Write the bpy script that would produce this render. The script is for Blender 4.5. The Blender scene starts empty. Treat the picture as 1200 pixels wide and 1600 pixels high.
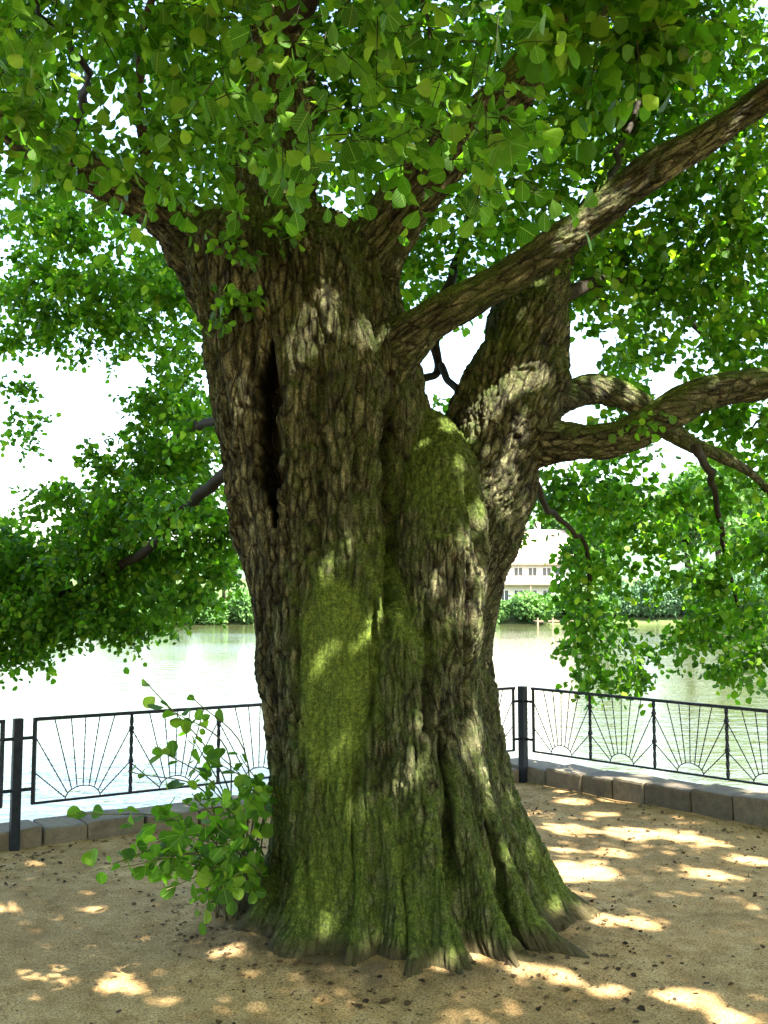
import bpy, bmesh, math, random
import numpy as np
from mathutils import Vector, Matrix
from mathutils.bvhtree import BVHTree

R = math.radians
rng = np.random.default_rng(7)
random.seed(7)
scene = bpy.context.scene
COL = scene.collection

# ------------------------------------------------------------------ camera, sky, sun, exposure
F_PX, PITCH, CAM_H = 1537.0, math.atan(135 / 1537.0), 1.7
cam_d = bpy.data.cameras.new("camera")
cam = bpy.data.objects.new("camera", cam_d)
COL.objects.link(cam)
cam.location = (0, 0, CAM_H)
cam.rotation_euler = (R(90) + PITCH, 0, 0)
cam_d.sensor_fit = 'VERTICAL'
cam_d.angle = 2 * math.atan(800 / F_PX)
cam_d.clip_start, cam_d.clip_end = 0.05, 3000
scene.camera = cam

SUN_EL, SUN_AZ = R(50), math.atan2(0.66, -0.75)          # azimuth measured from +Y towards +X
SUN = np.array([math.sin(SUN_AZ) * math.cos(SUN_EL), math.cos(SUN_AZ) * math.cos(SUN_EL), math.sin(SUN_EL)])
world = bpy.data.worlds.new("World")
scene.world = world
world.use_nodes = True
wn, wl = world.node_tree.nodes, world.node_tree.links
sky = wn.new('ShaderNodeTexSky')
sky.sky_type = 'NISHITA'
sky.sun_disc = False
sky.sun_elevation, sky.sun_rotation = SUN_EL, SUN_AZ
sky.air_density, sky.dust_density, sky.ozone_density = 1.3, 2.5, 1.0
wl.new(sky.outputs[0], wn['Background'].inputs[0])
wn['Background'].inputs[1].default_value = 0.105

sun_d = bpy.data.lights.new("sun", 'SUN')
sun_d.energy, sun_d.angle, sun_d.color = 5.0, R(0.5), (1.0, 0.94, 0.84)
sun = bpy.data.objects.new("sun", sun_d)
COL.objects.link(sun)
sun.rotation_euler = Vector(SUN).to_track_quat('Z', 'Y').to_euler()

scene.view_settings.view_transform = 'Standard'
scene.view_settings.look = 'None'
scene.view_settings.exposure = 3.15
scene.view_settings.gamma = 1.0
scene.cycles.max_bounces = 10
scene.cycles.diffuse_bounces = 5
scene.cycles.transmission_bounces = 8
scene.cycles.sample_clamp_indirect = 6

# ------------------------------------------------------------------ helpers
CA, SA = math.cos(PITCH), math.sin(PITCH)
def ray(u, v):
    a, b = (u - 600) / F_PX, (800 - v) / F_PX
    return np.array([a, CA - SA * b, SA + CA * b])
def at(u, v, Y):                       # the world point that lies Y metres ahead in that direction
    d = ray(u, v)
    return np.array([0, 0, CAM_H]) + d * (Y / d[1])
def ground_at(u, v, z=0.0):
    d = ray(u, v)
    return np.array([0, 0, CAM_H]) + d * ((z - CAM_H) / d[2])
def mpp(Y):
    return Y / F_PX

def tag(o, label=None, cat=None, group=None, kind=None):
    if label: o['label'] = label
    if cat: o['category'] = cat
    if group: o['group'] = group
    if kind: o['kind'] = kind
    return o
def empty(name, loc, label, cat, group=None):
    o = bpy.data.objects.new(name, None)
    COL.objects.link(o)
    o.location = loc
    o.empty_display_size = 0.2
    return tag(o, label, cat, group)
def link(name, me, mat, parent=None):
    o = bpy.data.objects.new(name, me)
    COL.objects.link(o)
    if mat and not me.materials: me.materials.append(mat)
    if parent:
        o.parent = parent
        bpy.context.view_layer.update()
        o.matrix_parent_inverse = parent.matrix_world.inverted()
    return o
def np_mesh(name, verts, faces, smooth=False):
    """verts (N,3); faces (M,k) all of the same size, or a list of such arrays"""
    if not isinstance(faces, list): faces = [faces]
    faces = [f for f in faces if len(f)]
    me = bpy.data.meshes.new(name)
    me.vertices.add(len(verts))
    me.vertices.foreach_set('co', np.ascontiguousarray(verts, dtype=np.float32).ravel())
    loops = np.concatenate([f.ravel() for f in faces]).astype(np.int32)
    sizes = np.concatenate([np.full(len(f), f.shape[1]) for f in faces]).astype(np.int32)
    starts = np.concatenate([[0], np.cumsum(sizes)[:-1]]).astype(np.int32)
    me.loops.add(len(loops))
    me.loops.foreach_set('vertex_index', loops)
    me.polygons.add(len(sizes))
    me.polygons.foreach_set('loop_start', starts)
    me.update(calc_edges=True)
    me.validate()
    if smooth: me.polygons.foreach_set('use_smooth', np.ones(len(me.polygons), dtype=bool))
    return me
def bm_mesh(name, bm, smooth=False):
    me = bpy.data.meshes.new(name)
    bmesh.ops.recalc_face_normals(bm, faces=bm.faces)
    bm.to_mesh(me)
    bm.free()
    if smooth: me.polygons.foreach_set('use_smooth', np.ones(len(me.polygons), dtype=bool))
    return me
def add_box(bm, center, size, rotz=0.0, jitter=0.0, bevel=0.0):
    m = Matrix.Translation(Vector(center)) @ Matrix.Rotation(rotz, 4, 'Z') @ Matrix.Diagonal((*size, 1))
    r = bmesh.ops.create_cube(bm, size=1.0, matrix=m)
    vs = r['verts']
    if jitter:
        for v in vs: v.co += Vector([random.uniform(-jitter, jitter) for _ in range(3)])
    if bevel:
        es = {e for v in vs for e in v.link_edges}
        bmesh.ops.bevel(bm, geom=list(es), offset=bevel, segments=2, affect='EDGES', profile=0.6)
def add_bar(bm, a, b, w, h=None, sides=4, twist=0.0, steps=1):
    """a bar of square or round section between two points, optionally twisted"""
    a, b = Vector(a), Vector(b)
    h = h or w
    d = (b - a).normalized()
    side = d.cross(Vector((0, 0, 1)))
    if side.length < 1e-3: side = Vector((1, 0, 0))
    side.normalize()
    up = side.cross(d).normalized()
    rings = []
    for k in range(steps + 1):
        c = a.lerp(b, k / steps)
        ph = twist * k / steps + math.pi / sides
        ring = []
        for j in range(sides):
            t = 2 * math.pi * j / sides + ph
            s = 1 / math.cos(math.pi / sides)
            ring.append(bm.verts.new(c + side * math.cos(t) * w / 2 * s + up * math.sin(t) * h / 2 * s))
        rings.append(ring)
    for k in range(steps):
        for j in range(sides):
            bm.faces.new((rings[k][j], rings[k][(j + 1) % sides], rings[k + 1][(j + 1) % sides], rings[k + 1][j]))
    bm.faces.new(rings[0][::-1]); bm.faces.new(rings[-1])
def add_path(bm, pts, w, sides=6):
    pts = [Vector(p) for p in pts]
    rings = []
    for k, p in enumerate(pts):
        d = (pts[min(k + 1, len(pts) - 1)] - pts[max(k - 1, 0)]).normalized()
        side = d.cross(Vector((0, 0, 1)))
        if side.length < 0.05: side = d.cross(Vector((0, 1, 0)))
        side.normalize()
        up = side.cross(d)
        ww = w[k] if hasattr(w, '__len__') else w
        rings.append([bm.verts.new(p + (side * math.cos(2 * math.pi * j / sides) + up * math.sin(2 * math.pi * j / sides)) * ww) for j in range(sides)])
    for k in range(len(pts) - 1):
        for j in range(sides):
            bm.faces.new((rings[k][j], rings[k][(j + 1) % sides], rings[k + 1][(j + 1) % sides], rings[k + 1][j]))
    bm.faces.new(rings[0][::-1]); bm.faces.new(rings[-1])

# numpy noises
def _hash(ix, iy, iz, k):
    h = (ix * 374761393 + iy * 668265263 + iz * 1274126177 + k * 974634737) & 0xffffffff
    h = ((h ^ (h >> 13)) * 1103515245) & 0xffffffff
    h = ((h ^ (h >> 16)) * 374761393) & 0xffffffff
    return ((h ^ (h >> 15)) & 0xffffff) / float(0xffffff)
def vnoise(p, k=0):
    i = np.floor(p).astype(np.int64)
    f = p - i
    f = f * f * (3 - 2 * f)
    out = 0
    for dx in (0, 1):
        for dy in (0, 1):
            for dz in (0, 1):
                w = (f[:, 0] if dx else 1 - f[:, 0]) * (f[:, 1] if dy else 1 - f[:, 1]) * (f[:, 2] if dz else 1 - f[:, 2])
                out = out + w * _hash(i[:, 0] + dx, i[:, 1] + dy, i[:, 2] + dz, k)
    return out * 2 - 1
def fbm(p, k=0, octs=4, gain=0.5):
    s, a, n = 0, 1.0, 0
    for o in range(octs):
        s = s + a * vnoise(p * 2 ** o, k + o)
        n += a
        a *= gain
    return s / n
def voronoi(p, k=0, jit=0.9):
    i = np.floor(p).astype(np.int64)
    f1 = np.full(len(p), 9.0); f2 = np.full(len(p), 9.0); cid = np.zeros(len(p))
    for dx in (-1, 0, 1):
        for dy in (-1, 0, 1):
            for dz in (-1, 0, 1):
                c = i + np.array([dx, dy, dz])
                q = np.stack([c[:, j] + 0.5 + jit * (_hash(c[:, 0], c[:, 1], c[:, 2], k + 11 * (j + 1)) - 0.5) for j in range(3)], 1)
                d = np.sqrt(((q - p) ** 2).sum(1))
                near = d < f1
                f2 = np.where(near, f1, np.minimum(f2, d))
                cid = np.where(near, _hash(c[:, 0], c[:, 1], c[:, 2], k + 77), cid)
                f1 = np.where(near, d, f1)
    return f1, f2, cid
def sstep(a, b, x):
    t = np.clip((x - a) / (b - a), 0, 1)
    return t * t * (3 - 2 * t)

# ------------------------------------------------------------------ materials
def new_mat(name):
    m = bpy.data.materials.new(name)
    m.use_nodes = True
    nt = m.node_tree
    return m, nt, nt.nodes, nt.links, nt.nodes['Principled BSDF']
def ramp(N, stops):
    r = N.new('ShaderNodeValToRGB')
    e = r.color_ramp.elements
    while len(e) < len(stops): e.new(0.5)
    for k, (p, c) in enumerate(stops):
        e[k].position = p
        e[k].color = (*c, 1)
    return r
def noise(N, L, vec, scale, detail=4, rough=0.55, dist=0.0):
    n = N.new('ShaderNodeTexNoise')
    n.inputs['Scale'].default_value = scale
    n.inputs['Detail'].default_value = detail
    n.inputs['Roughness'].default_value = rough
    n.inputs['Distortion'].default_value = dist
    if vec: L.new(vec, n.inputs['Vector'])
    return n
def mixc(N, L, fac, a, b, mode='MIX'):
    m = N.new('ShaderNodeMix')
    m.data_type = 'RGBA'
    m.blend_type = mode
    for sock, val in ((m.inputs['Factor'], fac), (m.inputs[6], a), (m.inputs[7], b)):
        if isinstance(val, bpy.types.NodeSocket): L.new(val, sock)
        elif isinstance(val, (tuple, list)): sock.default_value = (*val, 1) if len(val) == 3 else val
        else: sock.default_value = val
    return m.outputs[2]
def bump(N, L, height, strength, dist, normal=None):
    b = N.new('ShaderNodeBump')
    b.inputs['Strength'].default_value = strength
    b.inputs['Distance'].default_value = dist
    L.new(height, b.inputs['Height'])
    if normal: L.new(normal, b.inputs['Normal'])
    return b.outputs[0]
def mapped(N, L, coord='Object', scale=(1, 1, 1)):
    t = N.new('ShaderNodeTexCoord')
    mp = N.new('ShaderNodeMapping')
    mp.inputs['Scale'].default_value = scale
    L.new(t.outputs[coord], mp.inputs['Vector'])
    return mp.outputs[0]

def mat_simple(name, c1, c2, scale=8, rough=0.7, bump_s=0.3, bump_d=0.01, metallic=0.0, coord_scale=(1, 1, 1)):
    m, nt, N, L, P = new_mat(name)
    v = mapped(N, L, 'Object', coord_scale)
    n = noise(N, L, v, scale, 6)
    r = ramp(N, [(0.3, c1), (0.7, c2)])
    L.new(n.outputs['Fac'], r.inputs[0])
    L.new(r.outputs[0], P.inputs['Base Color'])
    P.inputs['Roughness'].default_value = rough
    P.inputs['Metallic'].default_value = metallic
    P.inputs['Specular IOR Level'].default_value = 0.5 if rough < 0.3 else 0.15
    if bump_s:
        n2 = noise(N, L, v, scale * 5, 5)
        L.new(bump(N, L, n2.outputs['Fac'], bump_s, bump_d), P.inputs['Normal'])
    return m

def mat_leaf(name, stops, trans, tw=0.5, rough=0.5, spec=0.2, veins=False):
    m, nt, N, L, P = new_mat(name)
    g = N.new('ShaderNodeNewGeometry')
    r = ramp(N, stops)
    L.new(g.outputs['Random Per Island'], r.inputs[0])
    v = mapped(N, L)
    n = noise(N, L, v, 60, 2)
    c = mixc(N, L, 0.25, r.outputs[0], n.outputs['Fac'], 'OVERLAY')
    L.new(c, P.inputs['Base Color'])
    if veins:       # midrib and side veins, from the blade's own coordinates
        a = N.new('ShaderNodeAttribute'); a.attribute_name = 'blade'
        sx = N.new('ShaderNodeSeparateXYZ'); L.new(a.outputs['Vector'], sx.inputs[0])
        def M(op, x, y=None, z=None):
            n_ = N.new('ShaderNodeMath'); n_.operation = op
            for i_, q_ in enumerate((x, y, z)):
                if q_ is None: continue
                if isinstance(q_, (int, float)): n_.inputs[i_].default_value = q_
                else: L.new(q_, n_.inputs[i_])
            return n_.outputs[0]
        ay = M('ABSOLUTE', sx.outputs[1])
        mid_ = M('LESS_THAN', ay, 0.016)
        ph = M('FRACT', M('MULTIPLY', M('SUBTRACT', sx.outputs[0], M('MULTIPLY', ay, 0.8)), 7.5))
        side_ = M('LESS_THAN', ph, 0.11)
        vv = M('MAXIMUM', mid_, M('MULTIPLY', side_, 0.55))
        c = mixc(N, L, vv, c, (0.15, 0.22, 0.06))
        hh = M('ABSOLUTE', M('SUBTRACT', ph, 0.5))
        L.new(bump(N, L, hh, 0.5, 0.003), P.inputs['Normal'])
        L.new(c, P.inputs['Base Color'])
    P.inputs['Roughness'].default_value = rough
    P.inputs['Specular IOR Level'].default_value = spec
    t = N.new('ShaderNodeBsdfTranslucent')
    tc = mixc(N, L, 1.0, c, trans, 'MULTIPLY')
    L.new(tc, t.inputs['Color'])
    mx = N.new('ShaderNodeMixShader')
    mx.inputs[0].default_value = tw
    L.new(P.outputs[0], mx.inputs[1]); L.new(t.outputs[0], mx.inputs[2])
    L.new(mx.outputs[0], N['Material Output'].inputs['Surface'])
    return m

LEAF_STOPS = [(0.0, (0.024, 0.07, 0.006)), (0.4, (0.048, 0.122, 0.009)), (0.8, (0.085, 0.175, 0.014)), (1.0, (0.16, 0.23, 0.024))]
M_LEAF = mat_leaf('alder_leaf', LEAF_STOPS, (2.6, 3.1, 0.9))
M_LEAF_NEAR = mat_leaf('alder_leaf_near', LEAF_STOPS, (2.6, 3.1, 0.9), veins=True)
M_LEAF_FAR = mat_leaf('far_bush_leaf', [(0.0, (0.05, 0.12, 0.03)), (0.5, (0.08, 0.17, 0.045)), (1.0, (0.12, 0.22, 0.06))], (1.5, 1.7, 1.0), tw=0.3)
M_LEAF_BLUE = mat_leaf('far_willow_leaf', [(0.0, (0.05, 0.11, 0.05)), (0.5, (0.075, 0.15, 0.075)), (1.0, (0.11, 0.19, 0.1))], (1.4, 1.6, 1.1), tw=0.3)
M_TWIG = mat_simple('twig_bark', (0.012, 0.01, 0.007), (0.035, 0.03, 0.02), 30, 0.85, 0.3, 0.002)
M_IRON = mat_simple('painted_iron', (0.008, 0.011, 0.015), (0.02, 0.024, 0.03), 25, 0.5, 0.25, 0.001)
M_STEM = mat_simple('shoot_stem', (0.06, 0.07, 0.03), (0.11, 0.1, 0.05), 30, 0.8, 0.2, 0.002)

def mat_bark():
    m, nt, N, L, P = new_mat('old_alder_bark')
    at_ = N.new('ShaderNodeAttribute')
    at_.attribute_name = 'bark'
    sep = N.new('ShaderNodeSeparateColor')
    L.new(at_.outputs['Color'], sep.inputs[0])
    h, moss, cell = sep.outputs[0], sep.outputs[1], sep.outputs[2]
    v = mapped(N, L)
    bc = N.new('ShaderNodeAttribute'); bc.attribute_name = 'barkco'
    vs = bc.outputs['Vector']
    wn_ = noise(N, L, vs, 14, 3, 0.6)
    wv = N.new('ShaderNodeVectorMath'); wv.operation = 'MULTIPLY_ADD'
    L.new(wn_.outputs['Color'], wv.inputs[0]); wv.inputs[1].default_value = (0.03, 0.03, 0.03); L.new(vs, wv.inputs[2])
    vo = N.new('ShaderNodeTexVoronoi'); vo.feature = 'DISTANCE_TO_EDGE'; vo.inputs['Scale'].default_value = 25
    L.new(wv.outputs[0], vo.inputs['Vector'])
    vf = N.new('ShaderNodeTexVoronoi'); vf.inputs['Scale'].default_value = 42
    wv2 = N.new('ShaderNodeVectorMath'); wv2.operation = 'MULTIPLY_ADD'
    L.new(wn_.outputs['Color'], wv2.inputs[0]); wv2.inputs[1].default_value = (0.045, 0.045, 0.045); L.new(vs, wv2.inputs[2])
    L.new(wv2.outputs[0], vf.inputs['Vector'])
    vfs = N.new('ShaderNodeSeparateColor'); L.new(vf.outputs['Color'], vfs.inputs[0])
    flake = vfs.outputs[0]
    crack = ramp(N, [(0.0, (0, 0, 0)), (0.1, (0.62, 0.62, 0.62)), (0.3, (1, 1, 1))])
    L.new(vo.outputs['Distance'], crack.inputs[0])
    n1 = noise(N, L, vs, 34, 7, 0.7)
    n2 = noise(N, L, v, 5, 5)
    n3 = noise(N, L, v, 95, 5, 0.75)
    c1 = ramp(N, [(0.3, (0.03, 0.033, 0.021)), (0.5, (0.082, 0.09, 0.058)), (0.7, (0.2, 0.212, 0.155))])
    L.new(n1.outputs['Fac'], c1.inputs[0])
    c2 = ramp(N, [(0.35, (0.62, 0.58, 0.5)), (0.65, (1.25, 1.2, 1.1))])
    L.new(n2.outputs['Fac'], c2.inputs[0])
    base = mixc(N, L, 1.0, c1.outputs[0], c2.outputs[0], 'MULTIPLY')
    cr = ramp(N, [(0.0, (0.8, 0.76, 0.7)), (1.0, (1.2, 1.15, 1.05))])
    L.new(cell, cr.inputs[0])
    base = mixc(N, L, 1.0, base, cr.outputs[0], 'MULTIPLY')
    # the cork deep in the fissures is a darker, redder brown than the weathered plate faces
    fr = ramp(N, [(0.1, (0.34, 0.29, 0.22)), (0.55, (1, 1, 1))])
    L.new(h, fr.inputs[0])
    base = mixc(N, L, 1.0, base, fr.outputs[0], 'MULTIPLY')
    crack_shade = ramp(N, [(0.0, (0.16, 0.13, 0.1)), (0.6, (0.85, 0.84, 0.82)), (1.0, (1.1, 1.1, 1.08))])  # cracks darkened in the colour, for crevice shade the bump cannot cast
    L.new(crack.outputs[0], crack_shade.inputs[0])
    base = mixc(N, L, 1.0, base, crack_shade.outputs[0], 'MULTIPLY')
    flc = ramp(N, [(0.0, (0.5, 0.48, 0.45)), (1.0, (1.5, 1.48, 1.42))])
    L.new(flake, flc.inputs[0])
    base = mixc(N, L, 1.0, base, flc.outputs[0], 'MULTIPLY')
    grc = ramp(N, [(0.34, (0.3, 0.29, 0.27)), (0.5, (0.95, 0.95, 0.94)), (0.66, (1.9, 1.88, 1.8))])
    L.new(n3.outputs['Fac'], grc.inputs[0])
    base = mixc(N, L, 0.9, base, grc.outputs[0], 'MULTIPLY')
    # lichen
    n4 = noise(N, L, v, 34, 5, 0.7)
    lr = ramp(N, [(0.6, (0, 0, 0)), (0.72, (0.55, 0.55, 0.55))])
    L.new(n4.outputs['Fac'], lr.inputs[0])
    base = mixc(N, L, lr.outputs[0], base, (0.15, 0.17, 0.12))
    # moss
    mc = ramp(N, [(0.25, (0.022, 0.038, 0.006)), (0.5, (0.058, 0.086, 0.014)), (0.75, (0.125, 0.15, 0.03))])
    n5 = noise(N, L, v, 48, 6, 0.7)
    L.new(n5.outputs['Fac'], mc.inputs[0])
    n6 = noise(N, L, v, 15, 5, 0.65)
    mm = N.new('ShaderNodeMath'); mm.operation = 'MULTIPLY_ADD'
    L.new(n6.outputs['Fac'], mm.inputs[0]); mm.inputs[1].default_value = 1.3
    ma = N.new('ShaderNodeMath'); ma.operation = 'SUBTRACT'
    L.new(moss, ma.inputs[0]); ma.inputs[1].default_value = 0.65
    L.new(ma.outputs[0], mm.inputs[2])
    mr = ramp(N, [(0.28, (0, 0, 0)), (0.72, (0.92, 0.92, 0.92))])
    L.new(mm.outputs[0], mr.inputs[0])
    mbr = ramp(N, [(0.45, (0.8, 0.85, 0.9)), (0.95, (1.5, 1.5, 1.1))])
    L.new(moss, mbr.inputs[0])
    mg = mixc(N, L, 1.0, mc.outputs[0], mbr.outputs[0], 'MULTIPLY')
    mg = mixc(N, L, 0.8, mg, grc.outputs[0], 'MULTIPLY')
    base = mixc(N, L, mr.outputs[0], base, mg)
    # soil splashed on the lowest hand's breadth of the roots
    ob = N.new('ShaderNodeTexCoord'); oz = N.new('ShaderNodeSeparateXYZ'); L.new(ob.outputs['Object'], oz.inputs[0])
    so = N.new('ShaderNodeMath'); so.operation = 'MULTIPLY_ADD'
    L.new(n6.outputs['Fac'], so.inputs[0]); so.inputs[1].default_value = -0.16; L.new(oz.outputs[2], so.inputs[2])
    sr = ramp(N, [(0.0, (0.85, 0.85, 0.85)), (0.07, (0, 0, 0))])
    L.new(so.outputs[0], sr.inputs[0])
    base = mixc(N, L, sr.outputs[0], base, (0.07, 0.052, 0.028))
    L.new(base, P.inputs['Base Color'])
    P.inputs['Roughness'].default_value = 0.92
    P.inputs['Specular IOR Level'].default_value = 0.15
    bf = bump(N, L, flake, 0.7, 0.012)
    b0 = bump(N, L, crack.outputs[0], 0.85, 0.02, bf)
    b1 = bump(N, L, n1.outputs['Fac'], 0.9, 0.014, b0)
    b2 = bump(N, L, n3.outputs['Fac'], 0.9, 0.012, b1)
    L.new(b2, P.inputs['Normal'])
    return m
M_BARK = mat_bark()

def mat_ground():
    m, nt, N, L, P = new_mat('gritty_sand')
    v = mapped(N, L)
    big = noise(N, L, v, 0.9, 5, 0.6)
    mid = noise(N, L, v, 7, 6, 0.65)
    fine = noise(N, L, v, 105, 4, 0.75)
    c = ramp(N, [(0.3, (0.28, 0.182, 0.078)), (0.5, (0.4, 0.274, 0.128)), (0.72, (0.51, 0.375, 0.2))])
    L.new(mid.outputs['Fac'], c.inputs[0])
    cb = ramp(N, [(0.32, (0.72, 0.68, 0.62)), (0.66, (1.12, 1.1, 1.05))])
    L.new(big.outputs['Fac'], cb.inputs[0])
    base = mixc(N, L, 1.0, c.outputs[0], cb.outputs[0], 'MULTIPLY')
    cf = ramp(N, [(0.36, (0.3, 0.27, 0.24)), (0.5, (0.92, 0.9, 0.88)), (0.66, (1.6, 1.55, 1.48))])
    L.new(fine.outputs['Fac'], cf.inputs[0])
    base = mixc(N, L, 0.85, base, cf.outputs[0], 'MULTIPLY')
    # scattered dark crumbs of soil and bark
    sp = N.new('ShaderNodeTexVoronoi'); sp.inputs['Scale'].default_value = 22
    L.new(v, sp.inputs['Vector'])
    spr = ramp(N, [(0.1, (1, 1, 1)), (0.2, (0, 0, 0))])
    L.new(sp.outputs['Distance'], spr.inputs[0])
    spn = noise(N, L, v, 2.2, 4)
    spm = ramp(N, [(0.45, (0, 0, 0)), (0.62, (1, 1, 1))])
    L.new(spn.outputs['Fac'], spm.inputs[0])
    spf = mixc(N, L, 1.0, spr.outputs[0], spm.outputs[0], 'MULTIPLY')
    base = mixc(N, L, spf, base, (0.07, 0.05, 0.03))
    # damp dark soil stain in front of the trunk (an irregular lens) and a darkened ring round its foot, mask painted on the mesh
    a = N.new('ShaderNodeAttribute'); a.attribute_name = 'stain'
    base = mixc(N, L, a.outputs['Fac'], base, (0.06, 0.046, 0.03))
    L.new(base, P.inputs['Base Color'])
    P.inputs['Roughness'].default_value = 0.95
    P.inputs['Specular IOR Level'].default_value = 0.1
    b1 = bump(N, L, mid.outputs['Fac'], 0.5, 0.02)
    b2 = bump(N, L, fine.outputs['Fac'], 0.9, 0.006, b1)
    L.new(b2, P.inputs['Normal'])
    return m
def mat_water():
    m, nt, N, L, P = new_mat('lake_water')
    v1 = mapped(N, L, 'Object', (0.5, 1.0, 1))
    n1 = noise(N, L, v1, 1.6, 4, 0.6, 0.4)
    n2 = noise(N, L, v1, 7, 3, 0.6, 0.3)
    n3 = noise(N, L, v1, 0.12, 3, 0.5)
    P.inputs['Base Color'].default_value = (0.05, 0.055, 0.022, 1)
    P.inputs['Roughness'].default_value = 0.04
    P.inputs['IOR'].default_value = 1.333
    P.inputs['Specular IOR Level'].default_value = 0.5
    wr = ramp(N, [(0.35, (0.25, 0.25, 0.25)), (0.65, (1, 1, 1))])
    L.new(n3.outputs['Fac'], wr.inputs[0])
    b = N.new('ShaderNodeBump')
    L.new(wr.outputs[0], b.inputs['Strength'])
    b.inputs['Distance'].default_value = 0.06
    L.new(n1.outputs['Fac'], b.inputs['Height'])
    b2 = bump(N, L, n2.outputs['Fac'], 0.3, 0.02, b.outputs[0])
    L.new(b2, P.inputs['Normal'])
    return m
def mat_stone():
    m, nt, N, L, P = new_mat('kerb_stone')
    g = N.new('ShaderNodeNewGeometry')
    v = mapped(N, L)
    r = ramp(N, [(0, (0.07, 0.054, 0.034)), (1, (0.155, 0.123, 0.082))])
    L.new(g.outputs['Random Per Island'], r.inputs[0])
    n = noise(N, L, v, 14, 6, 0.7)
    nr = ramp(N, [(0.3, (0.6, 0.6, 0.58)), (0.7, (1.3, 1.3, 1.25))])
    L.new(n.outputs['Fac'], nr.inputs[0])
    c = mixc(N, L, 1.0, r.outputs[0], nr.outputs[0], 'MULTIPLY')
    n2 = noise(N, L, v, 5, 5, 0.7)
    mr = ramp(N, [(0.52, (0, 0, 0)), (0.7, (0.6, 0.6, 0.6))])
    L.new(n2.outputs['Fac'], mr.inputs[0])
    c = mixc(N, L, mr.outputs[0], c, (0.12, 0.125, 0.06))
    L.new(c, P.inputs['Base Color'])
    P.inputs['Roughness'].default_value = 0.9
    n3 = noise(N, L, v, 60, 5, 0.7)
    L.new(bump(N, L, n3.outputs['Fac'], 0.8, 0.008), P.inputs['Normal'])
    return m
M_GROUND, M_WATER, M_STONE = mat_ground(), mat_water(), mat_stone()

# ------------------------------------------------------------------ layout
WATER_Z = -1.16
P0 = ground_at(22, 1325)          # left post foot
P1 = ground_at(818, 1219)         # corner post foot
P2 = ground_at(1200, 1294)        # right railing, where it leaves the picture
def unit2(v):
    v = np.array([v[0], v[1], 0.0]); return v / np.linalg.norm(v)
DB, DR = unit2(P1 - P0), unit2(P2 - P1)
NB, NR = np.array([-DB[1], DB[0], 0]), np.array([-DR[1], DR[0], 0])      # towards the water
KERB_W = 0.36

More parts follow.
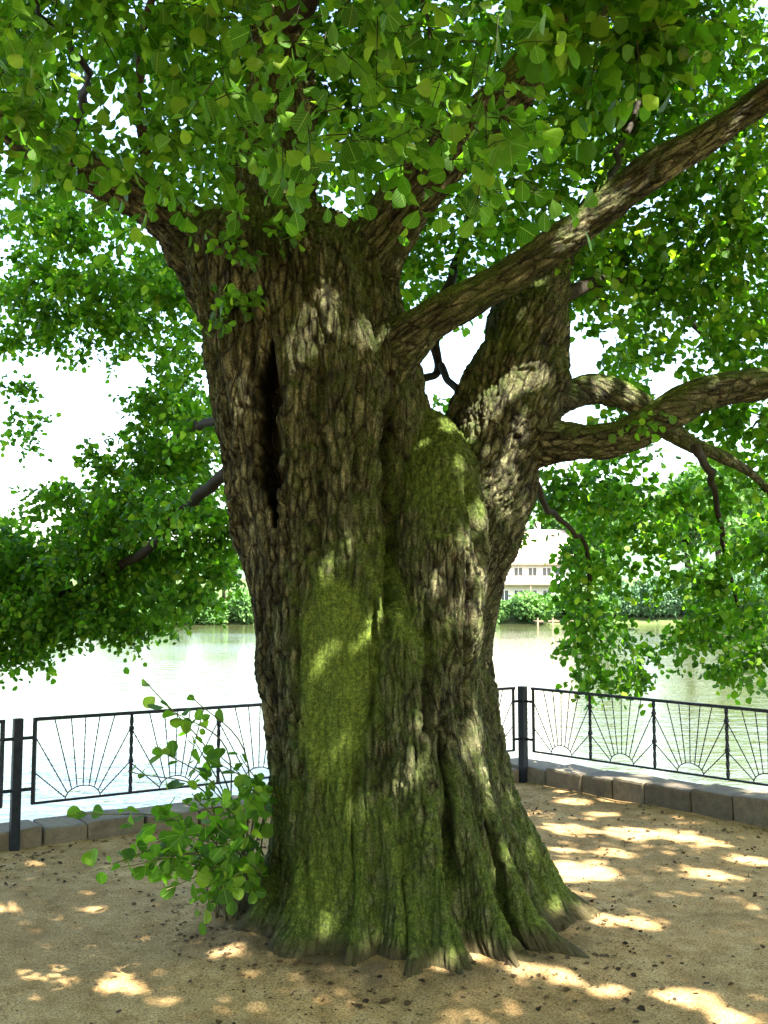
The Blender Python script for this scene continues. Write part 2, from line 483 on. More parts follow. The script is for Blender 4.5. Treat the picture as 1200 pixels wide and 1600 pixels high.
# promenade: a fine sheet near the camera with slight unevenness, and a retaining edge at the water
def build_ground():
    A = P0 - DB * 14 + NB * KERB_W
    Bc = P1 + NB * KERB_W + NR * KERB_W
    Cc = P1 + DR * 16 + NR * KERB_W
    def inside(x, y):
        q = np.stack([x, y, 0 * x], -1)
        return (((q - P0) @ NB) < KERB_W - 0.02) & (((q - P1) @ NR) < KERB_W - 0.02)
    xs = np.concatenate([np.arange(-40, -6, 2.0), np.arange(-6, 6.0, 0.06), np.arange(6, 41, 2.0)])
    ys = np.concatenate([np.arange(-40, 2.0, 2.0), np.arange(2.0, 12.0, 0.06)])
    X, Yg = np.meshgrid(xs, ys)
    p = np.stack([X.ravel(), Yg.ravel(), np.zeros(X.size)], 1)
    # clamp points beyond the kerb line onto it, so that the sheet ends under the kerb
    for _ in range(2):
        for O, Nn in ((P0, NB), (P1, NR)):
            d = (p - O) @ Nn
            over = np.maximum(d - (KERB_W - 0.04), 0)
            p -= over[:, None] * Nn
    q = p.copy()
    z = 0.022 * fbm(q * 0.9, 3, 4) + 0.010 * fbm(q * 5, 9, 3)
    c = np.array([0.06, 5.35, 0])
    rr = np.linalg.norm((q - c)[:, :2], axis=1)
    z += 0.11 * np.exp(-((rr - 0.75) / 0.4) ** 2) * (0.6 + 0.4 * vnoise(q * 3, 4))
    p[:, 2] = z - 0.012
    ny, nx = X.shape
    idx = np.arange(nx * ny).reshape(ny, nx)
    f = np.stack([idx[:-1, :-1].ravel(), idx[:-1, 1:].ravel(), idx[1:, 1:].ravel(), idx[1:, :-1].ravel()], 1)
    e1 = p[f[:, 1]] - p[f[:, 0]]; e2 = p[f[:, 3]] - p[f[:, 0]]; e3 = p[f[:, 2]] - p[f[:, 1]]
    ar = np.abs(np.cross(e1, e2)[:, 2]) + np.abs(np.cross(e3, e1)[:, 2])
    f = f[ar > 1e-5]
    me = np_mesh('ground', p, f, True)
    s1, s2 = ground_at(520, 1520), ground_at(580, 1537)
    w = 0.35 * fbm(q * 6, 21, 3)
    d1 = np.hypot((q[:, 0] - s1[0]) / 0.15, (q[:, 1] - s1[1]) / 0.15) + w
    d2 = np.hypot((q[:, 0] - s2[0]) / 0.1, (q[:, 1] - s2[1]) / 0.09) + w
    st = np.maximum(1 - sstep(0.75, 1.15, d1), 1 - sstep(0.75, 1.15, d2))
    st = np.maximum(st, 0.75 * np.exp(-((rr - 0.9) / 0.16) ** 2) * np.clip(0.75 + 0.7 * fbm(q * 9, 23, 3), 0, 1))  # ring darkened where trunk meets ground, softens the contact edge
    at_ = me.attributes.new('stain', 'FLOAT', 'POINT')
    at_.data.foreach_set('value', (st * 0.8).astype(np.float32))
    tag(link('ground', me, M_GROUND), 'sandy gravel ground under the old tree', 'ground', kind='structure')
    # quay face down to the water
    bm = bmesh.new()
    for O, D, Nn, L0, L1 in ((P0, DB, NB, -14, np.dot(P1 - P0, DB) + 0.3), (P1, DR, NR, -0.3, 16)):
        a, b = O + D * L0 + Nn * (KERB_W - 0.06), O + D * L1 + Nn * (KERB_W - 0.06)
        c = (a + b) / 2 + np.array([0, 0, -0.98]) - Nn * 0.15
        add_box(bm, c, (L1 - L0, 0.3, 1.9), math.atan2(D[1], D[0]))
    tag(link('quay', bm_mesh('quay', bm), M_STONE), 'stone quay face below the railing', 'quay', kind='structure')
build_ground()

def grid_sheet(name, x0, x1, y0, y1, nx, ny, zf):
    X, Yg = np.meshgrid(np.linspace(x0, x1, nx), np.linspace(y0, y1, ny))
    p = np.stack([X.ravel(), Yg.ravel(), zf(X.ravel(), Yg.ravel())], 1)
    idx = np.arange(nx * ny).reshape(ny, nx)
    f = np.stack([idx[:-1, :-1].ravel(), idx[:-1, 1:].ravel(), idx[1:, 1:].ravel(), idx[1:, :-1].ravel()], 1)
    return np_mesh(name, p, f, True)
tag(link('water', grid_sheet('water', -600, 600, -300, 140, 9, 9, lambda x, y: 0 * x + WATER_Z), M_WATER),
    'bright lake behind the railing', 'water', kind='structure')
M_BANK = mat_simple('bank_grass', (0.035, 0.06, 0.018), (0.08, 0.11, 0.035), 1.2, 0.95, 0.5, 0.1)
M_HILL = mat_simple('wooded_hill', (0.05, 0.09, 0.055), (0.1, 0.15, 0.09), 0.09, 1.0, 0.8, 2.0)
def bank_z(x, y):
    shore = 109 + 2.0 * np.sin(x * 0.05) + 0.8 * np.sin(x * 0.21)
    return WATER_Z - 1.0 + 2.2 * sstep(-3, 4, y - shore) + 0.03 * np.maximum(y - 116, 0)
tag(link('far_bank', grid_sheet('far_bank', -600, 600, 100, 500, 300, 120, bank_z), M_BANK), 'grassy far bank of the lake', 'bank', kind='structure')
def hill_z(x, y):
    p = np.stack([x * 0.006, y * 0.006, 0 * x], 1)
    return -4 + sstep(430, 760, y) * (46 + 30 * np.sin(x * 0.004 + 0.7)) * (0.8 + 0.25 * fbm(p, 5, 4)) + 3 * vnoise(p * 14, 8)
tag(link('hills', grid_sheet('hills', -1200, 1200, 420, 1000, 200, 60, hill_z), M_HILL), 'wooded hills beyond the lake', 'hills', kind='structure')

# ------------------------------------------------------------------ kerbs
def kerb(name, O, D, Nn, s0, s1, hz, label):
    bm = bmesh.new()
    s = s0
    ang = math.atan2(D[1], D[0])
    while s < s1:
        ln = min(random.uniform(0.3, 0.46), s1 - s)
        if s1 - s - ln < 0.12: ln = s1 - s
        h = hz(s + ln / 2)
        c = O + D * (s + ln / 2) + Nn * (KERB_W / 2 + 0.02)
        add_box(bm, (c[0], c[1], (h - 0.25) / 2 + random.uniform(-.006, .006)), (ln - 0.012, KERB_W + random.uniform(-.015, .015), h + 0.25), ang, 0.012, 0.022)
        s += ln
    o = link(name, bm_mesh(name, bm), M_STONE)
    return tag(o, label, 'kerb')
LB = float(np.dot(P1 - P0, DB))
kerb('stone_kerb', P0, DB, NB, -6.0, LB - 0.02, lambda s: 0.105, 'low grey stone kerb under the railing behind the tree trunk')
kerb('stone_kerb', P1, DR, NR, -KERB_W - 0.05, 9.0, lambda s: 0.125 + 0.03 * min(max(s, 0), 3), 'low stone kerb dappled with sun under the railing on the right')

# ------------------------------------------------------------------ railings
Z_TOP, Z_BOT = 0.86, 0.285
def sun_panel(parent, a, b, z0=Z_BOT, z1=Z_TOP - 0.02):
    """a, b: the two ends of the panel on the ground line"""
    a, b = np.array(a), np.array(b)
    H = z1 - z0
    def pt(fx, fz):
        q = a + (b - a) * fx
        return (q[0], q[1], z0 + H * fz)
    bm = bmesh.new()
    arc = []
    for k in range(15):
        t = math.pi * k / 14
        arc.append(pt(0.5 - 0.185 * math.cos(t), 0.185 * math.sin(t) * 0.85))
    add_path(bm, arc, 0.0042, 6)
    panel = link('sunburst_panel', bm_mesh('sunburst_panel', bm, True), M_IRON, parent)
    ends = [(0, 0.37), (0, 0.8), (0.19, 1), (0.36, 1), (0.51, 1), (0.66, 1), (0.82, 1), (1, 0.83), (1, 0.4)]
    for k, (fx, fz) in enumerate(ends):
        t = math.pi * (k + 0.55) / (len(ends) + 0.1)
        s = (0.5 - 0.185 * math.cos(t), 0.185 * math.sin(t) * 0.85)
        bm = bmesh.new()
        add_bar(bm, pt(*s), pt(fx, fz), 0.0068, 0.0068, 4, 5.5 * math.pi, 26)
        link('ray', bm_mesh('ray', bm), M_IRON, panel)
    return panel
def bar_obj(name, parent, a, b, w, h=None, twist=0.0, steps=1):
    bm = bmesh.new()
    add_bar(bm, a, b, w, h, 4, twist, steps)
    return link(name, bm_mesh(name, bm), M_IRON, parent)
def railing(O, D, s0, n, pw, label, posts, z_bot0=Z_BOT, z_bot1=Z_BOT):
    root = empty('railing', O, label, 'railing', 'iron sunburst railings along the quay')
    L = n * pw
    def P(s, z):
        q = O + D * s
        return (q[0], q[1], z)
    zb = lambda s: z_bot0 + (z_bot1 - z_bot0) * (s - s0) / L
    bar_obj('top_rail', root, P(s0 - 0.012, Z_TOP), P(s0 + L + 0.012, Z_TOP), 0.04, 0.022)
    bar_obj('bottom_rail', root, P(s0 - 0.01, zb(s0)), P(s0 + L + 0.01, zb(s0 + L)), 0.016, 0.016)
    for k in range(n + 1):
        s = s0 + pw * k
        w = 0.024 if k in (0, n) else 0.021
        bar_obj('upright', root, P(s, zb(s) - 0.004), P(s, Z_TOP - 0.011), w, w, 0 if k in (0, n) else 4 * math.pi, 24)
        if 0 < k < n:
            for fz in (0.4, 0.81):
                bm = bmesh.new()
                add_box(bm, P(s, zb(s) + (Z_TOP - zb(s)) * fz), (0.032, 0.032, 0.026), math.atan2(D[1], D[0]), 0, 0.006)
                link('collar', bm_mesh('collar', bm), M_IRON, root)
    for k in range(n):
        sun_panel(root, O + D * (s0 + pw * k + 0.006), O + D * (s0 + pw * (k + 1) - 0.006), zb(s0 + pw * (k + 0.5)), Z_TOP - 0.01)
    for s, w in posts:
        bm = bmesh.new()
        q = P(s, 0)
        add_box(bm, (q[0], q[1], 0.4 + 0.02), (w, w, 0.905), math.atan2(D[1], D[0]), 0, 0.004)
        link('post', bm_mesh('post', bm), M_IRON, root)
    return root, P
# brackets join the end uprights with the posts
def brackets(root, P, pairs):
    for sa, sb in pairs:
        for z in (Z_BOT + 0.10, Z_TOP - 0.125):
            bar_obj('bracket', root, P(sa, z), P(sb, z), 0.016, 0.022)
r1, PB = railing(P0, DB, 0.115, 3, 0.691, 'black iron sunburst railing left of the trunk, behind the leafy shoots', [(0.0, 0.062)])
brackets(r1, PB, [(0.0, 0.115)])
m_post = LB - 0.135 - 3 * 0.691 - 0.1
r2, PB2 = railing(P0, DB, LB - 0.115 - 3 * 0.691, 3, 0.691, 'black iron sunburst railing mostly hidden behind the trunk, ending at the corner post', [(m_post, 0.062)])
brackets(r2, PB2, [(m_post, LB - 0.115 - 3 * 0.691), (m_post, 0.115 + 3 * 0.691), (LB - 0.115, LB)])
r3, PR = railing(P1, DR, 0.135, 6, 0.674, 'black iron sunburst railing running from the corner post to the right edge', [(0.0, 0.066)], 0.28, 0.34)
brackets(r3, PR, [(0.0, 0.135)])
r4, PL = railing(P0, DB, -0.1 - 3 * 0.691, 3, 0.691, 'black iron railing cut off by the left edge beside the leftmost post', [(-0.2 - 3 * 0.691, 0.062)])
brackets(r4, PL, [(-0.1, 0.0)])

# ------------------------------------------------------------------ the old tree: trunk and limbs
TY = 5.32
TABLE = [  # image row: left edge, right edge of the main column
    (1545, 340, 905), (1500, 352, 900), (1450, 360, 892), (1400, 386, 866), (1350, 406, 846), (1300, 412, 825), (1250, 411, 804),
    (1200, 407, 790), (1150, 402, 779), (1100, 399, 773), (1050, 397, 767), (1000, 393, 752), (950, 387, 716),
    (900, 376, 672), (850, 364, 652), (800, 354, 648), (750, 348, 655), (700, 341, 672), (650, 334, 674), (600, 325, 664),
    (550, 317, 650), (500, 309, 636), (450, 300, 622), (410, 294, 606), (375, 305, 575), (345, 330, 540)]
def main_column():
    zs, cx, rx = [], [], []
    for v, l, r in TABLE:
        a, b = at(l, v, TY), at(r, v, TY)
        zs.append(a[2]); cx.append((a[0] + b[0]) / 2); rx.append((b[0] - a[0]) / 2 * 0.965)
    zs, cx, rx = map(np.array, (zs, cx, rx))
    Z = np.arange(zs[0], zs[-1], 0.03)
    C, Rr = np.interp(Z, zs, cx), np.interp(Z, zs, rx)
    k = np.ones(5) / 5
    C = np.convolve(np.pad(C, 2, 'edge'), k, 'valid'); Rr = np.convolve(np.pad(Rr, 2, 'edge'), k, 'valid')
    return Z, C, Rr
ZC, CXC, RXC = main_column()
def groove(th, t0, w):
    d = (th - t0 + math.pi) % (2 * math.pi) - math.pi
    return np.exp(-(d / w) ** 2)
def column_mesh():
    nth = 180
    th = np.linspace(0, 2 * math.pi, nth, endpoint=False)
    V = []
    for z, c, r in zip(ZC, CXC, RXC):
        low = float(1 - sstep(0.0, 0.95, np.array(z)))
        mid = float(sstep(0.2, 0.8, np.array(z)) * (1 - sstep(1.9, 2.6, np.array(z))))
        m = np.ones(nth)
        # th = -90 deg faces the camera, 0 faces right
        fr = lambda deg: math.radians(deg)
        m += 0.035 * np.sin(5 * th + 0.6 + 0.35 * z) + 0.02 * np.sin(9 * th + 1.1 - 0.5 * z) + 0.012 * np.sin(14 * th + 0.8 * z)
        for deg, w, a in ((-116, 6, .17), (-98, 5, .17), (-64, 4.5, .26), (-45, 5, .2), (-80, 4, .1), (-145, 8, .16), (-22, 7, .18), (60, 14, .12), (120, 14, .12), (180, 14, .12)):
            m -= a * (0.25 + 0.75 * low) * groove(th + 0.05 * math.sin(z * 3), fr(deg), fr(w))
        for deg, w, a in ((-88, 7, .07), (-73, 6, .09), (-54, 7, .12), (-33, 8, .1), (-107, 7, .04), (-132, 10, .07), (-170, 14, .08), (20, 18, .16), (90, 20, .1), (150, 16, .1)):
            m += a * low * groove(th, fr(deg), fr(w))
        m -= 0.07 * mid * groove(th + 0.06 * math.sin(z * 2.2), fr(-84), fr(6))
        up = float(sstep(1.4, 2.2, np.array(z)))
        m += 0.05 * up * groove(th, fr(-150), fr(12))
        m -= 0.05 * up * groove(th + 0.1 * math.sin(1.7 * z), fr(-95), fr(10))
        V.append(np.stack([c + r * m * np.cos(th), TY + r * m * np.sin(th) * (0.97 if z > 0.6 else 0.97 - 0.06 * low), np.full(nth, z)], 1))
    V = np.array(V)
    nz = len(V)
    idx = np.arange(nz * nth).reshape(nz, nth)
    f = np.stack([idx[:-1].ravel(), np.roll(idx, -1, 1)[:-1].ravel(), np.roll(idx, -1, 1)[1:].ravel(), idx[1:].ravel()], 1)
    V = V.reshape(-1, 3)
    V = np.concatenate([V, [[CXC[0], TY, ZC[0]], [CXC[-1], TY, ZC[-1] + 0.1]]])
    a, b = len(V) - 2, len(V) - 1
    t0 = np.stack([np.roll(idx[0], -1), idx[0], np.full(nth, a)], 1)
    t1 = np.stack([idx[-1], np.roll(idx[-1], -1), np.full(nth, b)], 1)
    return V, f, np.concatenate([t0, t1])

def catmull(P, n=10):
    P = np.array(P, float)
    Q = np.concatenate([[2 * P[0] - P[1]], P, [2 * P[-1] - P[-2]]])
    out = []
    for i in range(len(P) - 1):
        p0, p1, p2, p3 = Q[i:i + 4]
        for t in np.linspace(0, 1, n, endpoint=False):
            out.append(0.5 * ((2 * p1) + (-p0 + p2) * t + (2 * p0 - 5 * p1 + 4 * p2 - p3) * t ** 2 + (-p0 + 3 * p1 - 3 * p2 + p3) * t ** 3))
    out.append(P[-1])
    return np.array(out)
def limb_path(rows, n=10):
    """rows: (u, v, radius in pixels, distance) -> centre line and radii in metres"""
    q = [np.append(at(u, v, Y), r * mpp(Y)) for u, v, r, Y in rows]
    c = catmull(q, n)
    return c[:, :3], np.maximum(c[:, 3], 0.004)
def tube_mesh(P, rad, nth=40, wob=0.06, seed=0, caps=True):
    T = np.gradient(P, axis=0); T /= np.linalg.norm(T, axis=1)[:, None]
    ref = np.array([0.3, -0.9, 0.25]) if abs(T[len(T) // 2][1]) < 0.8 else np.array([1, 0, 0.2])
    th = np.linspace(0, 2 * math.pi, nth, endpoint=False)
    V = []
    for k, (p, t, r) in enumerate(zip(P, T, rad)):
        s = np.cross(t, ref); s /= np.linalg.norm(s)
        u = np.cross(s, t)
        m = 1 + wob * np.sin(3 * th + seed + 0.25 * k) + wob * 0.7 * np.sin(5 * th - seed * 2 + 0.16 * k) + wob * 0.6 * math.sin(k * 0.7 + seed)
        V.append(p + (np.cos(th)[:, None] * s + np.sin(th)[:, None] * u) * (r * m)[:, None])
    V = np.array(V); nz = len(V)
    idx = np.arange(nz * nth).reshape(nz, nth)
    f = np.stack([idx[:-1].ravel(), np.roll(idx, -1, 1)[:-1].ravel(), np.roll(idx, -1, 1)[1:].ravel(), idx[1:].ravel()], 1)
    V = V.reshape(-1, 3)
    V = np.concatenate([V, [P[0] - T[0] * rad[0] * 0.5, P[-1] + T[-1] * rad[-1] * 0.6]])
    a, b = len(V) - 2, len(V) - 1
    tr = np.concatenate([np.stack([np.roll(idx[0], -1), idx[0], np.full(nth, a)], 1), np.stack([idx[-1], np.roll(idx[-1], -1), np.full(nth, b)], 1)])
    return V, f, tr

LIMBS = {
    'burl':   [(690, 1120, 45, 5.14), (694, 1000, 62, 5.06), (694, 880, 68, 5.05), (690, 800, 66, 5.09), (684, 745, 62, 5.16), (676, 710, 52, 5.26), (660, 670, 40, 5.36)],
    'fork':   [(705, 1060, 55, 5.35), (722, 930, 62, 5.4), (742, 830, 70, 5.42), (768, 730, 76, 5.45), (797, 630, 82, 5.5), (820, 545, 68, 5.55), (834, 470, 56, 5.65), (862, 405, 34, 5.8), (905, 350, 22, 6.1), (960, 260, 17, 6.5), (1010, 120, 12, 7.0)],
    'bough':  [(560, 640, 36, 5.15), (612, 560, 44, 5.08), (665, 506, 34, 5.05), (760, 455, 29, 5.0), (850, 398, 30, 4.95), (930, 335, 28, 4.9), (1010, 275, 29, 4.85), (1100, 218, 26, 4.8), (1200, 150, 25, 4.75), (1330, 70, 24, 4.7), (1500, -20, 18, 4.7)],
    'right':  [(500, 560, 62, 5.3), (545, 470, 62, 5.25), (590, 385, 50, 5.2), (645, 300, 46, 5.15), (720, 215, 42, 5.1), (800, 140, 37, 5.1), (880, 60, 33, 5.1), (980, -50, 28, 5.1), (1100, -200, 22, 5.1)],
    'middle': [(440, 520, 85, 5.4), (430, 400, 88, 5.5), (425, 290, 70, 5.65), (436, 180, 58, 5.8), (440, 60, 50, 6.0), (420, -80, 40, 6.2), (400, -260, 28, 6.4)],
    'left':   [(395, 560, 60, 5.3), (352, 450, 58, 5.3), (305, 380, 52, 5.28), (245, 325, 40, 5.25), (170, 285, 34, 5.2), (90, 245, 30, 5.2), (0, 190, 26, 5.2), (-130, 90, 20, 5.2)],
    'arm':    [(775, 690, 46, 5.5), (838, 692, 38, 5.4), (900, 692, 31, 5.32), (960, 687, 29, 5.28), (1020, 660, 29, 5.25), (1090, 620, 27, 5.25), (1160, 602, 25, 5.3), (1250, 600, 24, 5.35), (1380, 625, 16, 5.4)],
    'bent':   [(830, 650, 32, 5.6), (880, 622, 26, 5.7), (930, 608, 23, 5.85), (985, 622, 21, 6.0), (1030, 660, 18, 6.15), (1080, 694, 15, 6.3), (1125, 712, 11, 6.5), (1185, 750, 8, 7.0), (1240, 820, 5, 7.6)],
}
def trunk_union():
    vs, qs, ts, off = [], [], [], 0
    paths = {}
    parts = [column_mesh()]
    for k, (nm, rows) in enumerate(LIMBS.items()):
        P, rad = limb_path(rows)
        paths[nm] = (P, rad)
        parts.append(tube_mesh(P, rad, 44, 0.05 if nm != 'burl' else 0.03, k * 1.3))
    for V, f, t in parts:
        vs.append(V); qs.append(f + off); ts.append(t + off); off += len(V)
    me = np_mesh('tmp', np.concatenate(vs), [np.concatenate(qs), np.concatenate(ts)])
    o = bpy.data.objects.new('tmp', me)
    COL.objects.link(o)
    rm = o.modifiers.new('r', 'REMESH'); rm.mode = 'VOXEL'; rm.voxel_size = 0.018
    sm = o.modifiers.new('s', 'SMOOTH'); sm.factor = 0.5; sm.iterations = 16
    sd = o.modifiers.new('d', 'SUBSURF'); sd.subdivision_type = 'SIMPLE'; sd.levels = sd.render_levels = 1
    dg = bpy.context.evaluated_depsgraph_get()
    res = bpy.data.meshes.new_from_object(o.evaluated_get(dg))
    bpy.data.objects.remove(o)
    return res, paths
tm, PATHS = trunk_union()
def mesh_arrays(me):
    n = len(me.vertices)
    co = np.empty(n * 3, np.float32); me.vertices.foreach_get('co', co)
    no = np.empty(n * 3, np.float32); me.vertex_normals.foreach_get('vector', no)
    ls = np.empty(len(me.polygons), np.int32); me.polygons.foreach_get('loop_total', ls)
    assert (ls == 4).all()
    lv = np.empty(len(me.loops), np.int32); me.loops.foreach_get('vertex_index', lv)
    return co.reshape(-1, 3).astype(float), no.reshape(-1, 3).astype(float), lv.reshape(-1, 4)
co, no, quads = mesh_arrays(tm)
bpy.data.meshes.remove(tm)
# which limb each vertex belongs to
names = ['column'] + list(LIMBS)
best = np.linalg.norm(np.stack([co[:, 0] - np.interp(co[:, 2], ZC, CXC), co[:, 1] - TY], 1), axis=1) - np.interp(co[:, 2], ZC, RXC, right=-0.5)
best = np.where(co[:, 2] > ZC[-1], 9.0, best)
owner = np.zeros(len(co), int)
lrad = np.interp(co[:, 2], ZC, RXC)
axis = np.tile(np.array([0.0, 0, 1]), (len(co), 1))
for k, nm in enumerate(LIMBS):
    P, rad = PATHS[nm]
    T = np.gradient(P, axis=0); T /= np.linalg.norm(T, axis=1)[:, None]
    d = np.full(len(co), 1e9); rr = np.zeros(len(co)); ax = np.zeros((len(co), 3))
    for p, r, t in zip(P, rad, T):
        e = np.linalg.norm(co - p, axis=1) - r
        m = e < d
        d[m] = e[m]; rr[m] = r
    dav = P[-1] - P[max(0, len(P) // 4)]; dav = dav / np.linalg.norm(dav)
    m = d < best - 0.012
    best[m] = d[m]; owner[m] = k + 1; lrad[m] = rr[m]; axis[m] = dav if nm not in ('burl',) else np.array([0, 0, 1.0])
# bark
warp = np.stack([vnoise(co * 5, 31), vnoise(co * 5, 32), vnoise(co * 5, 33)], 1) * 0.018 + np.stack([vnoise(co * 16, 34), vnoise(co * 16, 35), vnoise(co * 16, 36)], 1) * 0.006
q = co + warp
al = (q * axis).sum(1)[:, None] * axis
cellw = np.where(lrad > 0.25, 0.047, 0.032)
stretch = 4.6
q2 = ((q - al) + al / stretch) / cellw[:, None]
barkco = (co - (co * axis).sum(1)[:, None] * axis) + (co * axis).sum(1)[:, None] * axis / 4.2
f1, f2, cid = voronoi(q2, 5)
gap = f2 - f1
plate = sstep(0.0, 0.22, gap)
f1b, f2b, cidb = voronoi(((q - al) + al / 2.2) / (cellw[:, None] * 0.45), 15)
small = sstep(0.0, 0.5, f2b - f1b)
ridg = sstep(0.0, 0.3, np.abs(fbm(((q - al) + al / 8.0) * 11, 41, 3)))
hgt = np.clip(0.46 * plate + 0.16 * small + 0.38 * ridg, 0, 1)
# where the bark is gone and the wood is smooth and mossy
def blob(u0, v0, ru, rv, soft=0.35, Y=4.72):
    c = at(u0, v0, Y)
    dx = (co[:, 0] - c[0]) / (ru * mpp(Y)); dz = (co[:, 2] - c[2]) / (rv * mpp(Y))
    d = np.sqrt(dx ** 2 + dz ** 2) + 0.22 * fbm(co * 7, 51, 3)
    return (1 - sstep(1 - soft, 1 + soft, d)) * (no[:, 1] < 0.35)
bare = np.clip(blob(520, 1050, 52, 150, 0.15) + 0.7 * blob(390, 850, 22, 170, 0.4, 4.95), 0, 1)
lowz = 1 - sstep(0.15, 0.75, co[:, 2])
amp = np.where(lrad > 0.25, 0.05, np.minimum(0.04, 0.19 * lrad)) * (0.75 + 0.35 * fbm(co * 1.6, 61, 2))
amp = amp * (1 - 0.3 * lowz)
disp = amp * (hgt - 0.62) * (1 - 0.85 * bare) - 0.012 * bare + 0.006 * fbm(co * 9, 71, 3) + 0.02 * fbm(co * 3, 72, 2)
newco = co + no * disp[:, None]
# the long rotted slot
zz = co[:, 2]
s_top, s_bot = at(424, 555, 4.9)[2], at(424, 825, 4.9)[2]
sx = np.interp(zz, [at(0, v, 4.9)[2] for v in (840, 760, 680, 600, 540)], [at(u, 700, 4.9)[0] for u in (432, 424, 420, 421, 428)])
sw = 0.072 * (0.65 + 0.35 * vnoise(np.stack([zz * 13, 0 * zz, 0 * zz], 1), 81)) * sstep(s_bot - 0.05, s_bot + 0.25, zz) * (1 - sstep(s_top - 0.25, s_top + 0.12, zz))
inn = np.exp(-(np.abs(co[:, 0] - sx) / np.maximum(sw, 1e-4)) ** 4) * (no[:, 1] < 0.2) * (sw > 0.004) * (owner == 0)
newco[:, 1] += 0.3 * inn
# fissures between the root flutes and the old stems that grew together
def carve(path, w, depth, Y=4.85):
    pts = np.array([at(u, v, Y) for u, v in path])
    o_ = np.argsort(pts[:, 2])
    pts = pts[o_]
    x_ = np.interp(zz, pts[:, 2], pts[:, 0]) + 0.016 * vnoise(np.stack([zz * 5, 0 * zz, 0 * zz + w], 1), 83)
    end = sstep(pts[0, 2] - 0.06, pts[0, 2] + 0.12, zz) * (1 - sstep(pts[-1, 2] - 0.2, pts[-1, 2] + 0.05, zz))
    wm = w * mpp(Y) * (0.75 + 0.5 * (vnoise(np.stack([zz * 9, 0 * zz, 0 * zz - w], 1), 84) * 0.5 + 0.5))
    g_ = np.exp(-((co[:, 0] - x_) / wm) ** 2) * (no[:, 1] < 0.1) * (co[:, 1] < TY) * end
    return g_ * depth
cv = np.zeros(len(co))
for path, w, dep in [([(612, 600), (612, 760), (609, 900), (604, 1000)], 8, .1), ([(694, 1120), (699, 1300), (703, 1400), (712, 1460), (726, 1540)], 6, .09), ([(562, 1150), (556, 1290), (545, 1400), (536, 1480)], 7, .06),
                     ([(762, 1230), (785, 1400), (806, 1530)], 7, .065), ([(640, 1310), (626, 1440), (604, 1530)], 8, .06), ([(470, 1150), (470, 1300), (484, 1420)], 7, .04), ([(735, 850), (730, 1000), (737, 1180)], 6, .05),
                     ([(665, 940), (668, 1100), (660, 1260)], 6, .045), ([(462, 900), (457, 1050), (462, 1190)], 6, .04), ([(738, 720), (748, 800), (752, 890)], 8, .07), ([(586, 900), (582, 1040), (578, 1150)], 6, .045), ([(500, 560), (506, 700), (498, 880)], 6, .035),
                     ([(560, 600), (556, 720), (552, 880)], 5, .03), ([(840, 1330), (858, 1400), (872, 1470)], 8, .06), ([(430, 1290), (424, 1380), (415, 1460)], 8, .05)]:
    cv = np.maximum(cv, carve(path, w, dep))
newco -= no * cv[:, None]
hgt = hgt * (1 - 0.8 * np.clip(cv / 0.06, 0, 1))
# the root flare runs out flat into the soil, further on some roots than on others
rad_ = co[:, :2] - np.array([0.06, TY]); rad_ /= np.linalg.norm(rad_, axis=1)[:, None]
rootn = vnoise(np.stack([rad_[:, 0] * 4.5, rad_[:, 1] * 4.5, 0 * zz], 1), 95) + 0.5 * vnoise(np.stack([rad_[:, 0] * 12, rad_[:, 1] * 12, 0 * zz], 1), 96)
fl_ = np.clip((0.26 - newco[:, 2]) / 0.26, 0, 1) ** 2.6 * (0.1 + 0.09 * np.clip(rootn + 0.2, 0, 1.2))
fl_ *= 1 - 0.6 * np.clip(cv / 0.06, 0, 1)
newco[:, :2] += rad_ * fl_[:, None] * (owner == 0)[:, None]
# moss mask
moss = 0.34 + 0.0 * zz
moss += 0.16 * (1 - sstep(0.1, 1.1, zz)) * sstep(-0.9, 0.3, -no[:, 1] + 0.2)
moss += 0.46 * blob(520, 1070, 56, 150, 0.5) + 0.25 * blob(490, 1260, 80, 130, 0.5) + 0.15 * blob(590, 1330, 120, 160, 0.6) + 0.12 * blob(560, 850, 90, 200, 0.6)
moss += 0.25 * blob(700, 740, 60, 90, 0.5) + 0.45 * np.clip(no[:, 2], 0, 1) * (no[:, 2] > 0.15)
moss += 0.1 * blob(640, 1080, 100, 200, 0.6)
moss -= 0.25 * blob(395, 800, 45, 330, 0.5, 4.95)
moss += 0.25 * fbm(co * 3.3, 91, 3)
moss = np.clip(moss, 0, 1)
tree = empty('old_tree', (0.05, TY, 0), 'huge old alder tree with furrowed mossy trunk and spreading limbs', 'tree')
face_owner = np.array([np.bincount(r, minlength=1).argmax() for r in owner[quads]]) if False else owner[quads[:, 0]]
face_owner = np.where((owner[quads] == owner[quads[:, :1]]).all(1), owner[quads[:, 0]], owner[quads].min(1))
BVH = BVHTree.FromPolygons([tuple(v) for v in newco[:, :]], [tuple(f) for f in quads[:, :].tolist()]) if len(newco) < 900000 else None
merge = {0: 0, names.index('burl'): 0}
face_owner = np.array([merge.get(k, k) for k in range(len(names))])[face_owner]
